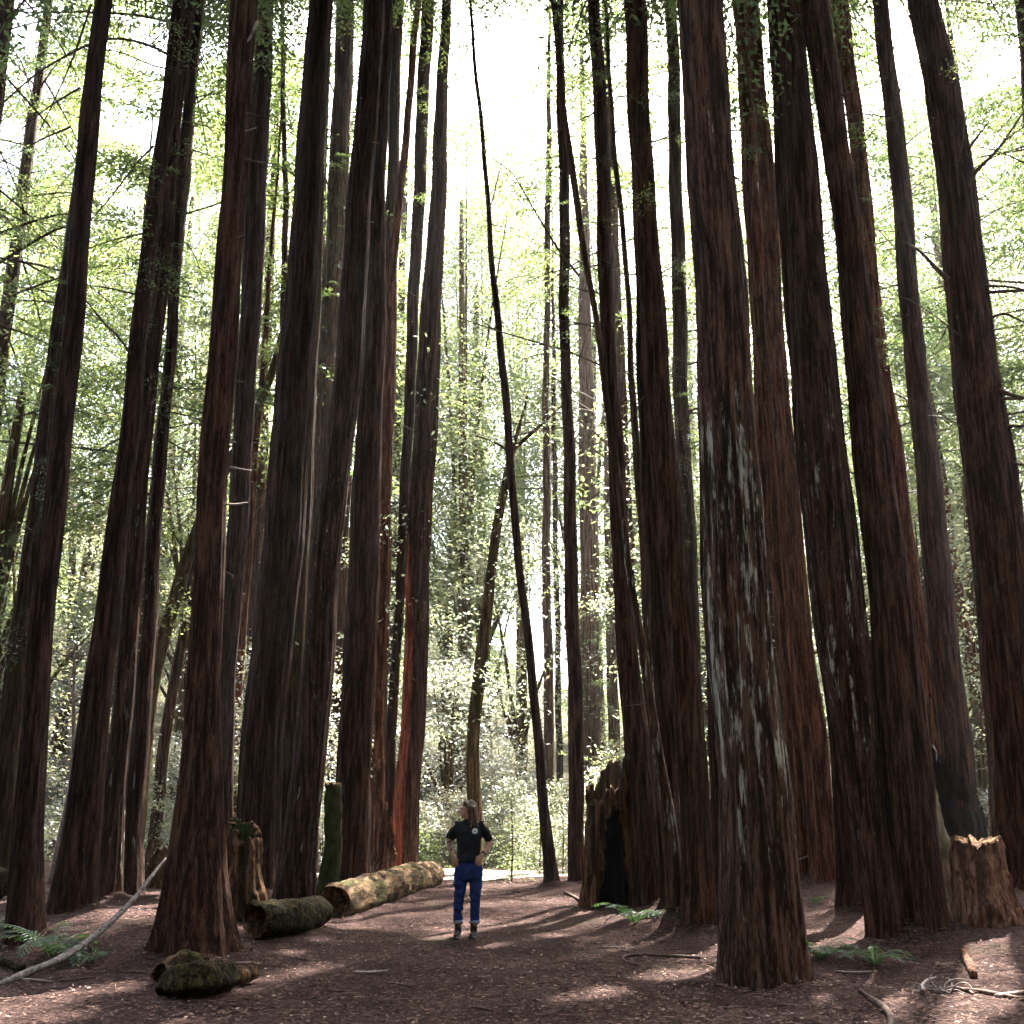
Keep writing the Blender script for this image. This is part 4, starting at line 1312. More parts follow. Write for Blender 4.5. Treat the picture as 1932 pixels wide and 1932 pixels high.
log_between("rotten_log_slab", "pale rotten wood slab with a sunlit top behind the mossy chunk", [(300, 1862), (340, 1852), (386, 1846)], [.12, .15, .11], M_LOG, 17, n=36, amp=.30, lift=.95, cat="log", squash=.8)
log_between("rotten_root_piece", "small dark broken root piece right of the mossy chunk in the left foreground", [(428, 1862), (448, 1862), (474, 1856)], [.06, .10, .10], M_ROT, 23, n=30, amp=.4, lift=.95, cat="log")
log_between("mossy_rock", "yellow green mossy log end poking in at the left edge", [(-60, 1700), (-20, 1700), (6, 1698)], [.3, .34, .28], M_MOSS, 31, n=14, lift=1.0, cat="log")

# ------------------------------------------------------------------ stumps
def shell_stump(name, label, u, v, width_px, top, mat_out, mat_in, seed, opening=None, jag=.25, lean=0.0, thick=.06, flare=.25, squash=.8, rough=.07, wtop=.7):
    """jagged hollow stump: a shell with an optional burnt opening toward the viewer; top(theta)->height"""
    p, t = ground_pt(u, v)
    r0 = width_px / 2 * t / FPX
    p = p + np.array([0, r0 * squash, 0])
    base = np.array([p[0], p[1], float(hgt(p[0], p[1]))])
    root = empty(name, base, label, "stump")
    rg = np.random.default_rng(seed)
    na, nz = 110, 30
    th = np.linspace(0, 2 * np.pi, na, endpoint=False)
    jt = np.convolve(np.tile(rg.normal(0, 1, na), 3), np.ones(9) / 4, 'same')[na:2 * na] * jag + rg.normal(0, jag * .22, na)
    V = np.zeros((nz, na, 3))
    ph = rg.uniform(0, 6.28, 6)
    for i in range(nz):
        f = i / (nz - 1)
        for j in range(na):
            ht = max(.15, top(th[j]) + jt[j])
            z = -.25 + (ht + .25) * f
            hz = max(z, 0)
            r = r0 * (wtop + (1 - wtop) * math.exp(-hz / 1.2)) * (1 + flare * math.exp(-hz / .35))
            r *= 1 + rough * (math.cos(3 * th[j] + ph[0] + .6 * z) + .7 * math.cos(7 * th[j] + ph[1] - .4 * z) + .45 * math.cos(13 * th[j] + ph[2] + .8 * z)) + rg.normal(0, .008)
            V[i, j] = (r * math.cos(th[j]) + lean * hz, r * squash * math.sin(th[j]), z)
    qq = []
    for i in range(nz - 1):
        for j in range(na):
            if opening is not None:
                a0, wd, h = opening
                zc = V[i, j, 2]
                d = abs((th[j] - a0 + math.pi) % (2 * math.pi) - math.pi)
                if d < wd * (1 - max(zc, 0) / h) ** .6 if zc < h else False:
                    continue
            qq.append((i * na + j, i * na + (j + 1) % na, (i + 1) * na + (j + 1) % na, (i + 1) * na + j))
    VV = roughen(V.reshape(-1, 3), .05, 3.5, .02, 14.0, seed)
    me = new_mesh("shell", VV, qq, None, [mat_out, mat_in])
    o = obj("shell", me, root)
    md = o.modifiers.new("thickness", 'SOLIDIFY')
    md.thickness = thick
    md.offset = -1
    md.material_offset = 1
    md.material_offset_rim = 0
    return root, base, r0


shell_stump("hollow_burnt_stump", "tall hollow burnt stump with a black opening right of the trail", 1156, 1716, 108, lambda a: 2.05 + .35 * math.cos(a - .6), M_ROT, M_BURNT, 3, opening=(R(286), .95, 1.85), jag=.14, thick=.09, flare=.12, wtop=.72)
shell_stump("charred_stump", "charred black broken stump in front of the straight tree at right", 1838, 1668, 116, lambda a: 1.75 + .45 * math.cos(a - R(165)), M_CHAR, M_CHAR, 8, jag=.14, thick=.12, flare=.1, wtop=.8)
shell_stump("dark_rotten_stump", "low dark rotten stump left of the wide footed tree, dead branch across it", 300, 1676, 84, lambda a: .75 + .2 * math.cos(a), M_ROT, M_CHAR, 12, jag=.16, thick=.1, wtop=.7)
shell_stump("split_pale_stump", "tall splintered pale stump beside the long fallen log", 722, 1662, 46, lambda a: 1.2 + 1.5 * max(0, math.cos(a - R(200))) ** 2, M_STUMP, M_ROT, 15, jag=.25, lean=-.03, thick=.06, flare=.45, wtop=.5)
shell_stump("mossy_snag", "moss sided brown snag hugging the right of the wide footed tree", 462, 1742, 74, lambda a: 1.15 + .15 * math.cos(a - R(120)), M_ROT, M_DARKMOSS, 19, jag=.04, lean=-.12, thick=.1, flare=.2, wtop=.62)
shell_stump("dark_side_stump", "mossy dark stump touching the right edge tree's foot", 1938, 1650, 90, lambda a: 1.2, M_DARKMOSS, M_CHAR, 25, jag=.15, thick=.1)


def solid_stump(name, label, u, v, wb, wt, hpx, mat, topmat, seed, lean=0.0, seg=64, squash=.85, jag=.02, cat="stump", flare=.12):
    p, t = ground_pt(u, v)
    r0, r1, H = wb / 2 * t / FPX, wt / 2 * t / FPX, hpx * t / FPX
    base = p + np.array([0, r0 * .6, 0])
    base[2] = float(hgt(base[0], base[1]))
    root = empty(name, base, label, cat)
    zs = np.linspace(-.3, H, 40)
    P = np.array([(lean * max(z, 0) + .04 * math.sin(2 * z + seed), 0, z) for z in zs])
    rr = np.interp(zs, [-.3, 0, H * .35, H], [r0 * 1.1, r0, (r0 + 2 * r1) / 3, r1])
    f0 = lump(seed, .05, (3, 5, 9, 14, 19), .4)
    V, q, _ = tube(P, rr, seg, lambda th, s: f0(th, s) + .03 * np.cos(11 * th + seed), False, squash, up=(0, 1, 0))
    rg = np.random.default_rng(seed)
    V = roughen(V, .05 * r0 / .4, 4.0, .02, 12.0, seed)
    V[-seg:, 2] += rg.normal(0, jag, seg)
    obj("trunk_base", new_mesh("trunk_base", V, q, None, [mat]), root)
    ring = V[-seg:]
    c = ring.mean(0)
    VV = np.concatenate([c + (ring - c) * .995 + [0, 0, -.015], c + (ring - c) * .95 + [0, 0, .012], c + (ring - c) * .6 + [0, 0, -.01], c[None] + [0, 0, -.02]])
    VV[seg:3 * seg, 2] += rg.normal(0, .009, 2 * seg)
    qq = [(a * seg + j, a * seg + (j + 1) % seg, (a + 1) * seg + (j + 1) % seg, (a + 1) * seg + j) for a in range(2) for j in range(seg)]
    tt = [(2 * seg + j, 2 * seg + (j + 1) % seg, 3 * seg) for j in range(seg)]
    obj("top", new_mesh("top", VV, qq, tt, [topmat]), root)


solid_stump("sawn_stump", "sawn stump of pinkish weathered wood at the right edge", 1880, 1746, 142, 96, 148, M_STUMP, M_ROT, 3, squash=.9, jag=.035)
solid_stump("mossy_post", "tall mossy green broken post between two dark trunks", 614, 1700, 44, 31, 212, M_DARKMOSS, M_ROT, 6, lean=.02)
solid_stump("grey_leaning_snag", "grey lichened snag leaning against the large brown tree at right", 1815, 1696, 52, 26, 214, M_BUTT, M_BUTT, 9, lean=-.17, flare=.2)

# ------------------------------------------------------------------ loose branches and sticks
def stick(name, label, pts, radii, mat, lift=.02, group=None, n=14, cat="branch", seed=1):
    G = [ground_pt(u, v)[0] for u, v in pts]
    P = [g_ + np.array([0, 0, lift]) for g_ in G]
    base = G[0]
    root = tube_obj(name, P, radii, mat, None, 7, n, lump(seed, .18, (2, 3), 5.0), base)
    root.location = base
    tag(root, label, cat, group)
    return root


g0, _ = ground_pt(-6, 1862)
B0 = []
for k, (u, v) in enumerate([(-20, 1866), (45, 1838), (110, 1812), (160, 1782), (205, 1745), (250, 1700), (285, 1655), (312, 1620)]):
    Y = np.interp(k, [0, 3, 7], [g0[1], 12.6, 14.2])
    B0.append(at_y(u, v, Y)[0])
o = tube_obj("dead_branch", B0, [.034, .036, .027, .016], M_GREYWOOD, None, 9, 60, lump(4, .28, (2, 3, 5), 7.0), g0)
o.location = g0
tag(o, "long curved grey dead branch leaning from the left edge onto the wide footed tree", "branch")
stick("curled_twig", "hooked bare twig on the ground before the lichened tree", [(1320, 1812), (1262, 1808), (1215, 1806), (1182, 1806), (1172, 1814), (1185, 1822), (1205, 1828)], [.020, .016, .010], M_DEAD, .03)
stick("crooked_root", "crooked dark root snaking at the bottom right foreground", [(1622, 1872), (1645, 1890), (1668, 1905), (1682, 1920), (1680, 1950)], [.015, .03, .03, .02], M_DEAD, .02)
stick("bark_stick", "short orange brown stick lying below the sawn stump", [(1818, 1800), (1828, 1822), (1838, 1846)], [.035, .045, .04], M_STUMP, .04)
stick("thin_pole", "thin dark pole on the bank before the hollow stump", [(1066, 1686), (1090, 1698), (1120, 1716)], [.03, .02], M_DEAD, .03)
stick("mossy_twig", "yellow mossy short branch at the left edge by the fern", [(0, 1822), (18, 1826), (42, 1836)], [.045, .05, .035], M_MOSS, .05)
stick("white_twig", "white bent twig behind the lichened tree's right side", [(1500, 1660), (1525, 1650), (1552, 1640)], [.014, .008], M_PALE, .35)
stick("forked_twig", "pale thin twig lying on the right foreground litter", [(1745, 1880), (1740, 1870), (1750, 1858), (1768, 1854)], [.02, .012], M_PALE, .05)
stick("long_stick", "long straight stick in the bottom right corner litter", [(1785, 1868), (1850, 1874), (1932, 1890)], [.022, .018], M_DEAD, .02)
stick("sunny_stick", "pale sunlit stick at the bottom right corner", [(1880, 1884), (1935, 1876)], [.025, .02], M_PALE, .02)
rk = np.random.default_rng(8)
TW = [(580, 1812), (700, 1835), (640, 1872), (470, 1820), (745, 1860), (905, 1905), (1390, 1905), (1480, 1900), (1610, 1835), (250, 1838), (150, 1850), (60, 1852), (1170, 1790), (1720, 1812), (1790, 1820)]
for k, (u, v) in enumerate(sorted(TW)):
    a = rk.uniform(-.5, .5)
    w = rk.uniform(18, 42)
    stick("fallen_twig", "small fallen twig on the foreground needles, %s from the left" % ORD[k], [(u - w, v + a * w * .4), (u, v + rk.uniform(-3, 3)), (u + w, v - a * w * .4)], [.008, .010, .006], M_PALE if k % 3 == 0 else M_DEAD, .015, "small fallen twigs", 8, "twig", k)

# clump of dry grass like roots at lower right
gp, _ = ground_pt(1765, 1872)
root = empty("dry_root_clump", gp, "pale clump of dry curled roots in the right foreground", "roots")
for k in range(26):
    a = rk.uniform(0, 6.28)
    L = rk.uniform(.12, .34)
    P = [np.array([rk.normal(0, .10), rk.normal(0, .10), .0])]
    d = np.array([math.cos(a), math.sin(a), rk.uniform(.3, 1.4)])
    for s in range(1, 6):
        P.append(P[-1] + d * L / 5)
        d = d + np.array([rk.normal(0, .35), rk.normal(0, .35), -.45])
        if P[-1][2] < .01:
            P[-1][2] = .01
    tube_obj("root", P, [.008, .004], M_GREYWOOD, root, 4, 9)

# ------------------------------------------------------------------ ferns
def frond_mesh(seed, L, arch, npin=17, wid=.14):
    rg = np.random.default_rng(seed)
    V, Q = [], []
    pts = []
    for s in np.linspace(0, 1, npin + 3):
        ang = R(68) - arch * s
        if not pts:
            pts.append(np.array([0., 0., 0.]))
        else:
            pts.append(pts[-1] + np.array([math.cos(ang), rg.normal(0, .03), math.sin(ang)]) * L / (npin + 2))
    pts = np.array(pts)
    v, q, _ = tube(pts, np.linspace(.006, .002, len(pts)), 4, None, False)
    V.append(v)
    Q.append(q)
    n = len(v)
    for i in range(2, npin + 2):
        f = i / (npin + 2)
        w = wid * L * 1.25 * math.sin(math.pi * (f * .86 + .10)) ** .7
        t = pts[i + 1 if i + 1 < len(pts) else i] - pts[i - 1]
        t /= np.linalg.norm(t)
        for sd in (-1, 1):
            d = np.array([0, sd, 0]) * .93 + t * .35 + np.array([0, 0, -.22 + rg.normal(0, .1)])
            d /= np.linalg.norm(d)
            hw = L / npin * .46
            b = pts[i]
            V.append(np.array([b - t * hw * .6, b + d * w * .5 + t * hw * -.7 + [0, 0, .006], b + d * w, b + d * w * .5 + t * hw * .8]))
            Q.append(np.array([[n, n + 1, n + 2, n + 3]]))
            n += 4
    return new_mesh("frond", np.concatenate(V), np.concatenate(Q), None, [L_FERN], None, False)


def fern(label, u, v, size, n, seed, spread=(0, 6.283)):
    p, _ = ground_pt(u, v)
    root = empty("sword_fern", p, label, "fern")
    rg = np.random.default_rng(seed)
    for k in range(n):
        me = frond_mesh(seed * 20 + k, size * rg.uniform(.7, 1.15), R(rg.uniform(70, 125)))
        f = obj("frond", me, root)
        f.rotation_euler = (rg.uniform(-.15, .15), rg.uniform(-.1, .25), spread[0] + (spread[1] - spread[0]) * (k + rg.uniform(.2, .8)) / n)


fern("sword fern in front of the leftmost tree, beneath the dead branch", 100, 1808, .80, 12, 1)
fern("small fern low between the dead branch and the wide footed tree", 175, 1818, .30, 6, 2)
fern("arching sword fern at the foot of the hollow burnt stump", 1198, 1746, .80, 9, 3)
fern("dark green fern just right of the lichened tree's foot", 1548, 1812, .55, 10, 4)
fern("half sunlit fern at the front of the shared foot at right", 1652, 1824, .55, 9, 5)
fern("small bright fern on the mound behind the lichened tree", 1540, 1706, .35, 6, 6)
fern("large fern leaning in behind the mossy log end at the left edge", -10, 1760, .5, 7, 7)
fern("green fern hanging on top of the hollow burnt stump's back", 1142, 1640, .8, 6, 8)

# ------------------------------------------------------------------ litter: needles, flakes and twigs nobody could count
def litter():
    rg = np.random.default_rng(55)
    N = 52000
    y = 7.5 + 22 * rg.random(N) ** 1.7
    x = (rg.random(N) - .5) * 1.15 * y
    feet = [t for t in TREES.values() if t.Y < 24]
    for i_, t in enumerate(feet):                 # needles pile up against the trunks
        m = 360
        aa, q = rg.uniform(3.0, 6.4, m), t.r(t.base[2] + .1) * (1.05 + .7 * rg.random(m) ** 2)
        x[i_ * m:(i_ + 1) * m] = t.base[0] + q * np.cos(aa)
        y[i_ * m:(i_ + 1) * m] = t.Y + q * np.sin(aa)
    h = hgt(x, y)
    a = rg.uniform(0, 6.283, N)
    kind = rg.random(N)
    L = np.where(kind < .80, rg.uniform(.03, .13, N), rg.uniform(.02, .055, N))
    W = np.where(kind < .80, rg.uniform(.003, .009, N), rg.uniform(.008, .020, N))
    B = np.stack([x, y, h + rg.uniform(.006, .022, N)], 1)
    D = np.stack([np.cos(a), np.sin(a), rg.normal(0, .10, N)], 1)
    Nn = np.stack([rg.normal(0, .3, N), rg.normal(0, .3, N), np.ones(N)], 1)
    V = diamonds(B, D, Nn, L, W).reshape(-1, 3)
    mi = np.where(kind < .45, 0, np.where(kind < .965, 1, 2))
    m0 = mat_simple("needle_brown", (.05, .028, .02), (.15, .09, .065), 3, bump=0)
    m1 = mat_simple("needle_red", (.08, .044, .034), (.22, .135, .105), 3, bump=0)
    m2 = mat_simple("dry_leaf", (.20, .15, .12), (.38, .31, .26), 3, bump=0)
    o = obj("needle_litter", new_mesh("needle_litter", V, np.arange(N * 4).reshape(-1, 4), None, [m0, m1, m2], mi, False))
    tag(o, "fallen redwood needles, bark flakes and dry leaves strewn over the ground", "litter", kind="stuff")


litter()

# ------------------------------------------------------------------ the person on the trail
def blob(P, rad, seg=14, sq=None):
    """closed skin around a chain of joints with rounded ends"""
    P = np.asarray(P, float)
    rad = np.asarray(rad, float)
    d0 = P[0] - P[1]
    d0 /= np.linalg.norm(d0)
    d1 = P[-1] - P[-2]
    d1 /= np.linalg.norm(d1)
    Q, rr = [], []
    for f in (.98, .8, .45):
        Q.append(P[0] + d0 * rad[0] * f)
        rr.append(rad[0] * math.sqrt(1 - f * f))
    for k in range(len(P)):
        Q.append(P[k])
        rr.append(rad[k])
        if k < len(P) - 1:
            for s in (.33, .66):
                Q.append(P[k] * (1 - s) + P[k + 1] * s)
                rr.append(rad[k] * (1 - s) + rad[k + 1] * s)
    for f in (.45, .8, .98):
        Q.append(P[-1] + d1 * rad[-1] * f)
        rr.append(rad[-1] * math.sqrt(1 - f * f))
    return tube(np.array(Q), np.array(rr), seg, None, True)


def ell(c, r, n=14):
    th = np.linspace(0.02, math.pi - .02, n)
    P = np.array([(0, 0, -math.cos(t)) for t in th])
    V, q, t = tube(P, np.sin(th), 16, None, True)
    return V * np.asarray(r) + np.asarray(c), q, t


def loft(sec, seg=28):
    """sec: (z, cx, cy, half width, half depth)"""
    V = []
    th = np.linspace(0, 2 * math.pi, seg, endpoint=False)
    for z, cx, cy, a, b in sec:
        V.append(np.stack([cx + a * np.sign(np.cos(th)) * np.abs(np.cos(th)) ** .85, cy + b * np.sign(np.sin(th)) * np.abs(np.sin(th)) ** .85, np.full(seg, z)], 1))
    n = len(sec)
    V = np.concatenate(V + [np.array([[sec[0][1], sec[0][2], sec[0][0]]]), np.array([[sec[-1][1], sec[-1][2], sec[-1][0]]])])
    i, j = np.meshgrid(np.arange(n - 1), np.arange(seg), indexing='ij')
    q = np.stack([i * seg + j, i * seg + (j + 1) % seg, (i + 1) * seg + (j + 1) % seg, (i + 1) * seg + j], -1).reshape(-1, 4)
    t = [(n * seg, (j + 1) % seg, j) for j in range(seg)] + [(n * seg + 1, (n - 1) * seg + j, (n - 1) * seg + (j + 1) % seg) for j in range(seg)]
    return V, q, np.array(t)


def fuse(name, parts, mats, parent, voxel=.008, smooth=4, sc=1.0, folds=None):
    V, Q, Tt, n = [], [], [], 0
    for v, q, t in parts:
        V.append(v)
        Q.append(np.asarray(q).reshape(-1, 4) + n)
        Tt.append(np.asarray(t).reshape(-1, 3) + n)
        n += len(v)
    me = new_mesh(name, np.concatenate(V) * sc, np.concatenate(Q), np.concatenate(Tt), mats)
    o = obj(name, me, parent)
    rm = o.modifiers.new("skin", 'REMESH')
    rm.mode = 'VOXEL'
    rm.voxel_size = voxel
    rm.use_smooth_shade = True
    if smooth:
        sm = o.modifiers.new("soft", 'SMOOTH')
        sm.factor = .5
        sm.iterations = smooth
    dg = bpy.context.evaluated_depsgraph_get()
    dg.update()
    me2 = bpy.data.meshes.new_from_object(o.evaluated_get(dg))
    o.modifiers.clear()
    o.data = me2
    me2.name = name
    me2.materials.clear()
    for m in mats:
        me2.materials.append(m)
    if folds:
        co = np.zeros(len(me2.vertices) * 3, np.float32)
        me2.vertices.foreach_get("co", co)
        co = co.reshape(-1, 3)
        co2 = roughen(co * np.array([1, 1, folds[2]]), folds[0], folds[1], 0, 1.0, 2.0) - co * np.array([1, 1, folds[2]])
        me2.vertices.foreach_set("co", (co + co2).astype(np.float32).ravel())
        me2.update()
    me2.polygons.foreach_set("use_smooth", np.ones(len(me2.polygons), bool))
    return o


def person():
    p, t = ground_pt(883, 1769)
    sc = (249 * t / FPX) / 1.68
    root = empty("person", p, "person in dark t-shirt, blue jeans and black boots standing on the trail, hands on hips", "person")
    root.rotation_euler = (0, 0, 0)
    k = NT("skin")
    v = k.coords()
    tat = k.noise(v, 34, 3, .6)
    tc = k.n("ShaderNodeTexCoord")
    sp = k.n("ShaderNodeSeparateXYZ")
    k.l(tc.outputs["Object"], sp.inputs[0])
    arm = k.math('MULTIPLY', k.math('LESS_THAN', sp.outputs[0], -.165 * sc), k.math('GREATER_THAN', sp.outputs[2], 1.05 * sc))
    arm = k.math('MULTIPLY', arm, k.math('LESS_THAN', sp.outputs[2], 1.30 * sc))
    c = k.mix(k.math('MULTIPLY', arm, k.ramp(tat, [(.45, 0.0), (.52, .85)])), (.46, .25, .175), (.06, .055, .06))
    b = k.bsdf(c, .55, None, spec=.35)
    b.inputs["Subsurface Weight"].default_value = 0.08
    b.inputs["Subsurface Radius"].default_value = (.02, .008, .004)
    m_skin = k.m
    m_shirt = mat_simple("dark_cotton", (.010, .011, .014), (.020, .021, .026), 60, rough=.95, bump=.3, dist=.004)
    m_jean = mat_simple("blue_denim", (.010, .022, .100), (.020, .044, .165), 45, (1, 1, .4), rough=.9, bump=.4, dist=.004)
    m_cuff = mat_simple("pale_denim", (.16, .20, .30), (.26, .30, .40), 60, rough=.9, bump=.2)
    m_boot = mat_simple("black_leather", (.008, .007, .007), (.018, .015, .014), 20, rough=.5, bump=.2, spec=.4)
    k = NT("streaked_hair")
    f = k.noise(k.coords((1, 1, .12)), 70, 3, .6)
    k.bsdf(k.ramp(f, [(.36, (.022, .012, .007)), (.52, (.085, .050, .028)), (.70, (.34, .225, .125))]), .5, f, .6, .01, .35)
    m_hair = k.m
    m_white = mat_simple("print_white", (.62, .64, .66), (.72, .73, .74), 30, bump=0)
    m_grey = mat_simple("print_dark", (.05, .055, .06), (.08, .085, .09), 30, bump=0)
    m_eye = mat_simple("eye_dark", (.02, .012, .01), (.03, .02, .015), 30, bump=0, rough=.3)
    # ---- body (facing the viewer = -y; head turned to the viewer's left = -x)
    parts = []
    parts.append(loft([(.78, 0, 0, .15, .095), (.95, 0, 0, .145, .09), (1.06, 0, 0, .125, .08), (1.2, 0, 0, .14, .09), (1.33, 0, .005, .16, .085), (1.40, 0, .01, .11, .06), (1.44, -.005, .012, .055, .05)]))
    parts.append(blob([(0, .015, 1.38), (-.012, .01, 1.46), (-.02, 0, 1.53)], [.058, .05, .052]))
    hx, hz = -.022, 1.572
    parts.append(ell((hx + .012, .0, hz + .018), (.092, .072, .090)))
    parts.append(ell((hx - .030, .0, hz - .035), (.060, .056, .075)))
    parts.append(blob([(hx - .05, 0, hz - .085), (hx - .066, 0, hz - .092)], [.026, .019]))          # chin
    parts.append(blob([(hx - .083, 0, hz + .010), (hx - .103, 0, hz - .022), (hx - .088, 0, hz - .034)], [.009, .0125, .011]))  # nose
    parts.append(blob([(hx - .083, -.016, hz - .056), (hx - .090, 0, hz - .055), (hx - .083, .016, hz - .056)], [.008, .0095, .008]))  # lips
    parts.append(blob([(hx - .074, -.032, hz + .022), (hx - .086, 0, hz + .026), (hx - .074, .032, hz + .022)], [.010, .011, .010]))  # brow
    parts.append(blob([(hx + .012, -.072, hz + .012), (hx + .006, -.076, hz - .022)], [.014, .010]))  # ear
    # arms
    SL, SR = (-.168, .012, 1.375), (.172, .012, 1.375)
    EL, ER = (-.262, .055, 1.165), (.262, .06, 1.145)
    WL, WR = (-.205, -.035, .995), (.172, -.085, 1.005)
    parts.append(blob([SL, (-.218, .03, 1.27), EL], [.050, .044, .037]))
    parts.append(blob([EL, (-.245, .01, 1.09), WL], [.037, .036, .024]))
    parts.append(blob([SR, (.220, .03, 1.26), ER], [.050, .044, .037]))
    parts.append(blob([ER, (.232, -.012, 1.075), WR], [.037, .035, .024]))

    def hand(w, d, side, fwd):
        w, d = np.array(w, float), np.array(d, float)
        d /= np.linalg.norm(d)
        side = np.array(side, float)
        side = side - d * np.dot(side, d)
        side /= np.linalg.norm(side)
        nrm = np.cross(d, side) * fwd
        pc = w + d * .055
        out = []
        for s in (-.024, -.008, .008, .024):
            out.append(blob([w + side * s * .6 + d * .01, pc + side * s, w + d * .088 + side * s * 1.15], [.017, .016, .0125]))
        for s, L in ((-.028, .060), (-.0095, .076), (.0095, .072), (.028, .056)):
            a = w + d * .088 + side * s * 1.2
            b1 = a + d * L * .45 + nrm * .006 + side * s * .12
            c1 = b1 + d * L * .30 + nrm * .014
            e1 = c1 + d * L * .22 + nrm * .018
            out.append(blob([a, b1, c1, e1], [.0098, .0092, .0085, .0074], 10))
        a = w + d * .022 - side * .022
        out.append(blob([a, a - side * .026 + d * .026, a - side * .034 + d * .055 + nrm * .01], [.0135, .0115, .0092], 10))
        return out
    parts += hand(WL, (.30, -.16, -.95), (-.85, .55, -.3), 1)
    parts += hand(WR, (-.48, -.12, -.92), (.88, -.05, -.45), -1)
    # legs inside the jeans
    for hipx, kx, ax in ((-.085, -.118, -.122), (.085, .084, .075)):
        parts.append(blob([(hipx, 0, .80), (kx, -.008, .46), (ax, .012, .12)], [.082, .055, .038]))
    body = fuse("body", parts, [m_skin], root, .0085, 3, sc)
    # ---- clothing
    shirt = [loft([(.905, .0, 0, .172, .118), (.95, .0, 0, .165, .116), (1.02, 0, 0, .150, .106), (1.10, 0, -.002, .150, .108), (1.20, 0, -.004, .162, .116), (1.29, 0, -.002, .176, .116), (1.35, 0, .004, .182, .100), (1.395, 0, .010, .150, .080), (1.425, -.004, .012, .098, .066), (1.445, -.006, .012, .070, .060)]),
             blob([(-.160, .010, 1.365), (-.205, .026, 1.30), (-.238, .040, 1.235)], [.062, .062, .060], 18),
             blob([(.160, .010, 1.365), (.207, .026, 1.295), (.243, .042, 1.228)], [.062, .062, .060], 18)]
    rgf = np.random.default_rng(3)
    sh = fuse("t_shirt", shirt, [m_shirt], root, .009, 2, sc, (.016, 11.0, .8))
    jeans = [loft([(.70, 0, 0, .165, .100), (.76, 0, .004, .182, .118), (.84, 0, .006, .180, .120), (.92, 0, 0, .160, .108)]),
             blob([(-.090, .004, .78), (-.108, -.004, .60), (-.122, -.012, .46), (-.128, .004, .30), (-.130, .012, .215)], [.094, .080, .066, .060, .062], 20),
             blob([(.090, .004, .78), (.090, -.004, .60), (.088, -.012, .46), (.084, .004, .30), (.082, .012, .215)], [.094, .080, .068, .063, .065], 20)]
    fuse("jeans", jeans, [m_jean], root, .009, 2, sc, (.014, 12.0, 1.3))
    for cx_, r_ in ((-.130, .066), (.082, .069)):
        P = np.array([(cx_, .012, z) for z in (.165, .175, .205, .212)])
        V, q, t3 = tube(P * sc, np.array([r_ * .9, r_, r_, r_ * .9]) * sc, 24, None, True)
        obj("cuff", new_mesh("cuff", V, q, t3, [m_cuff]), root)
    for bx_, tx in ((-.128, -.150), (.072, .045)):
        bt = [blob([(bx_, .018, .21), (bx_, .016, .12), (bx_ - .003, .022, .06)], [.046, .045, .046], 16),
              blob([(bx_ - .003, .035, .042), (bx_ + (tx - bx_) * .45, -.045, .045), (tx, -.13, .032)], [.040, .040, .033], 16),
              loft([(.0, bx_ * .5 + tx * .5, -.05, .043, .125), (.018, bx_ * .5 + tx * .5, -.05, .043, .125)], 20)]
        fuse("boot", bt, [m_boot], root, .007, 2, sc)
    # ---- hair: cap plus long falling locks
    hr = [ell((hx + .030, .004, hz + .038), (.092, .088, .086)),
          blob([(hx - .030, -.040, hz + .088), (hx + .030, -.070, hz + .045), (hx + .045, -.078, hz - .04)], [.022, .026, .026]),
          blob([(hx - .030, .040, hz + .088), (hx + .030, .070, hz + .045), (hx + .045, .078, hz - .04)], [.022, .026, .026])]
    for kk in range(15):
        a = -1.9 + 3.6 * kk / 14
        ox, oy = hx + .045 + .060 * math.cos(a), .085 * math.sin(a)
        ln = rgf.uniform(.16, .235)
        hr.append(blob([(ox, oy, hz + .03), (ox + .012, oy * 1.05, hz - .07), (ox + .014 + rgf.normal(0, .012), oy * .95 - .012, hz - ln)], [.028, .025, .012], 10))
    fuse("hair", hr, [m_hair], root, .0075, 1, sc, (.012, 30.0, .3))
    # eye, watch, emblem on the chest
    e1 = ell((hx - .079, -.030, hz + .003), (.008, .010, .007), 8)
    obj("eye", new_mesh("eye", e1[0] * sc, e1[1], e1[2], [m_eye]), root)
    P0, P1 = np.array(WR), np.array(ER)
    ax = (P1 - P0) / np.linalg.norm(P1 - P0)
    V, q, t3 = tube(np.array([P0 + ax * s for s in (.020, .024, .044, .048)]) * sc, np.array([.027, .031, .031, .027]) * sc, 20, None, True)
    obj("watch", new_mesh("watch", V, q, t3, [m_boot]), root)
    em = empty_part = None

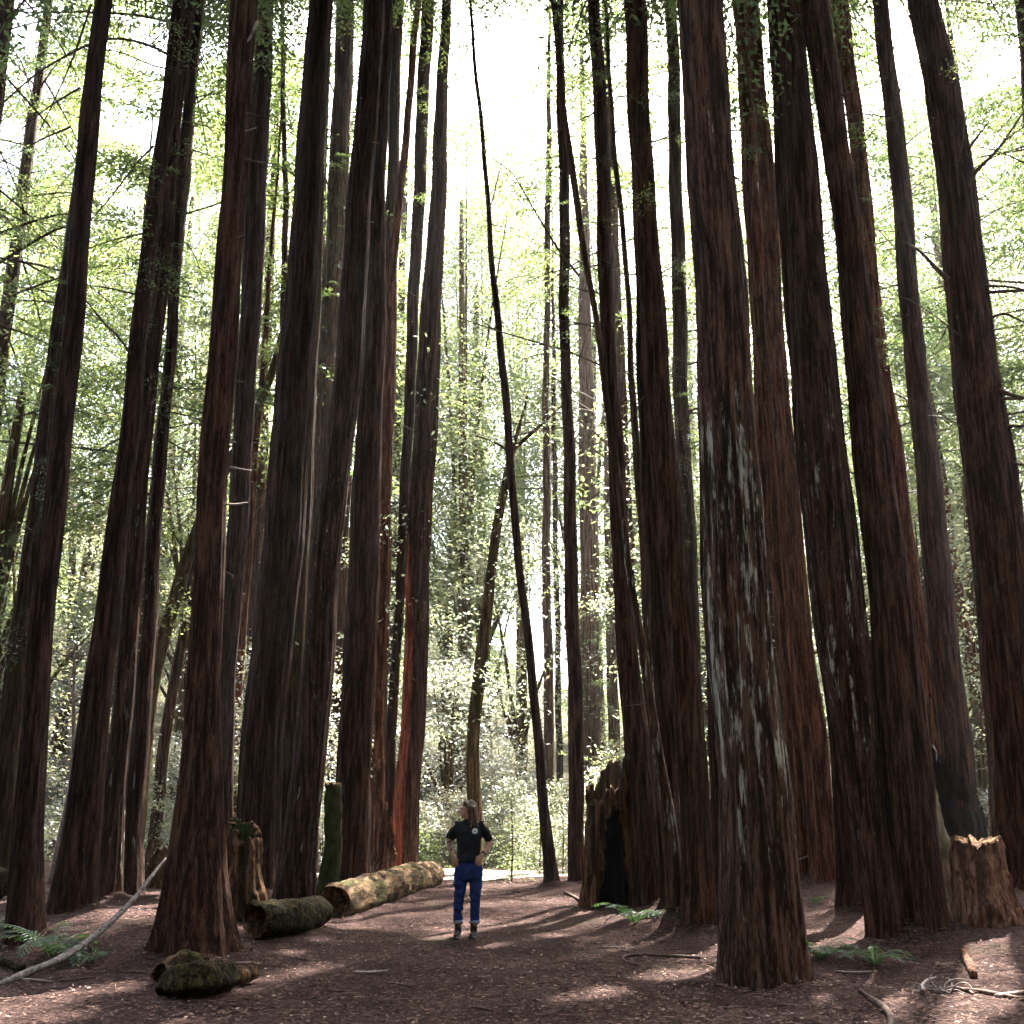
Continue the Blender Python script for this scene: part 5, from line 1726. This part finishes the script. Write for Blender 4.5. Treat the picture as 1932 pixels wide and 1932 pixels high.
    def disc(name, c, r0, r1, mat, off, parent, n=28, pts=None):
        th = np.linspace(0, 6.2832, n, endpoint=False)
        V, Q = [], []
        if pts is None:
            rings = np.linspace(r0, r1, 5)
            for r in rings:
                V.append(np.stack([c[0] + r * np.cos(th), np.full(n, -.16), c[1] + r * np.sin(th)], 1))
            V = np.concatenate(V)
            Q = [(a_ * n + j, a_ * n + (j + 1) % n, (a_ + 1) * n + (j + 1) % n, (a_ + 1) * n + j) for a_ in range(4) for j in range(n)]
            o_ = obj(name, new_mesh(name, V * sc, Q, None, [mat]), parent)
        else:
            V = np.array([(c[0] + a_, -.16, c[1] + b_) for a_, b_ in pts])
            o_ = obj(name, new_mesh(name, V * sc, None, [(0, i_, i_ + 1) for i_ in range(1, len(pts) - 1)], [mat]), parent)
        sw = o_.modifiers.new("onto shirt", 'SHRINKWRAP')
        sw.target = sh
        sw.wrap_method = 'PROJECT'
        sw.use_project_y = True
        sw.use_positive_direction = True
        sw.use_negative_direction = True
        sw.offset = off * sc
        return o_
    cc = (.080, 1.305)
    e0 = disc("emblem", cc, .0005, .037, m_white, .003, root)
    disc("ring", cc, .027, .030, m_grey, .0045, e0)
    disc("mark", cc, 0, 0, m_grey, .0045, e0, pts=[(-.020, -.010), (.020, -.010), (.016, -.004), (.010, .004), (.006, -.001), (-.002, .013), (-.009, .002), (-.014, .003)])


person()

# ------------------------------------------------------------------ thin sunlit haze under the trees
HAZE = 0.0003
if HAZE > 0:
    k = NT("haze")
    pv = k.n("ShaderNodeVolumePrincipled")
    pv.inputs["Color"].default_value = (1.0, 0.98, 0.95, 1)
    pv.inputs["Density"].default_value = HAZE
    pv.inputs["Anisotropy"].default_value = 0.45
    k.l(pv.outputs[0], k.out.inputs["Volume"])
    x0, x1, y0, y1, z0, z1 = -430.0, 430.0, -310.0, 640.0, -3.0, 140.0
    V = [(x, y, z) for z in (z0, z1) for y in (y0, y1) for x in (x0, x1)]
    Q = [(0, 2, 3, 1), (4, 5, 7, 6), (0, 1, 5, 4), (2, 6, 7, 3), (0, 4, 6, 2), (1, 3, 7, 5)]
    hz_ = obj("haze", new_mesh("haze", V, Q, None, [k.m], None, False))
    tag(hz_, "thin pale sunlit haze hanging between the trees", "haze", kind="stuff")
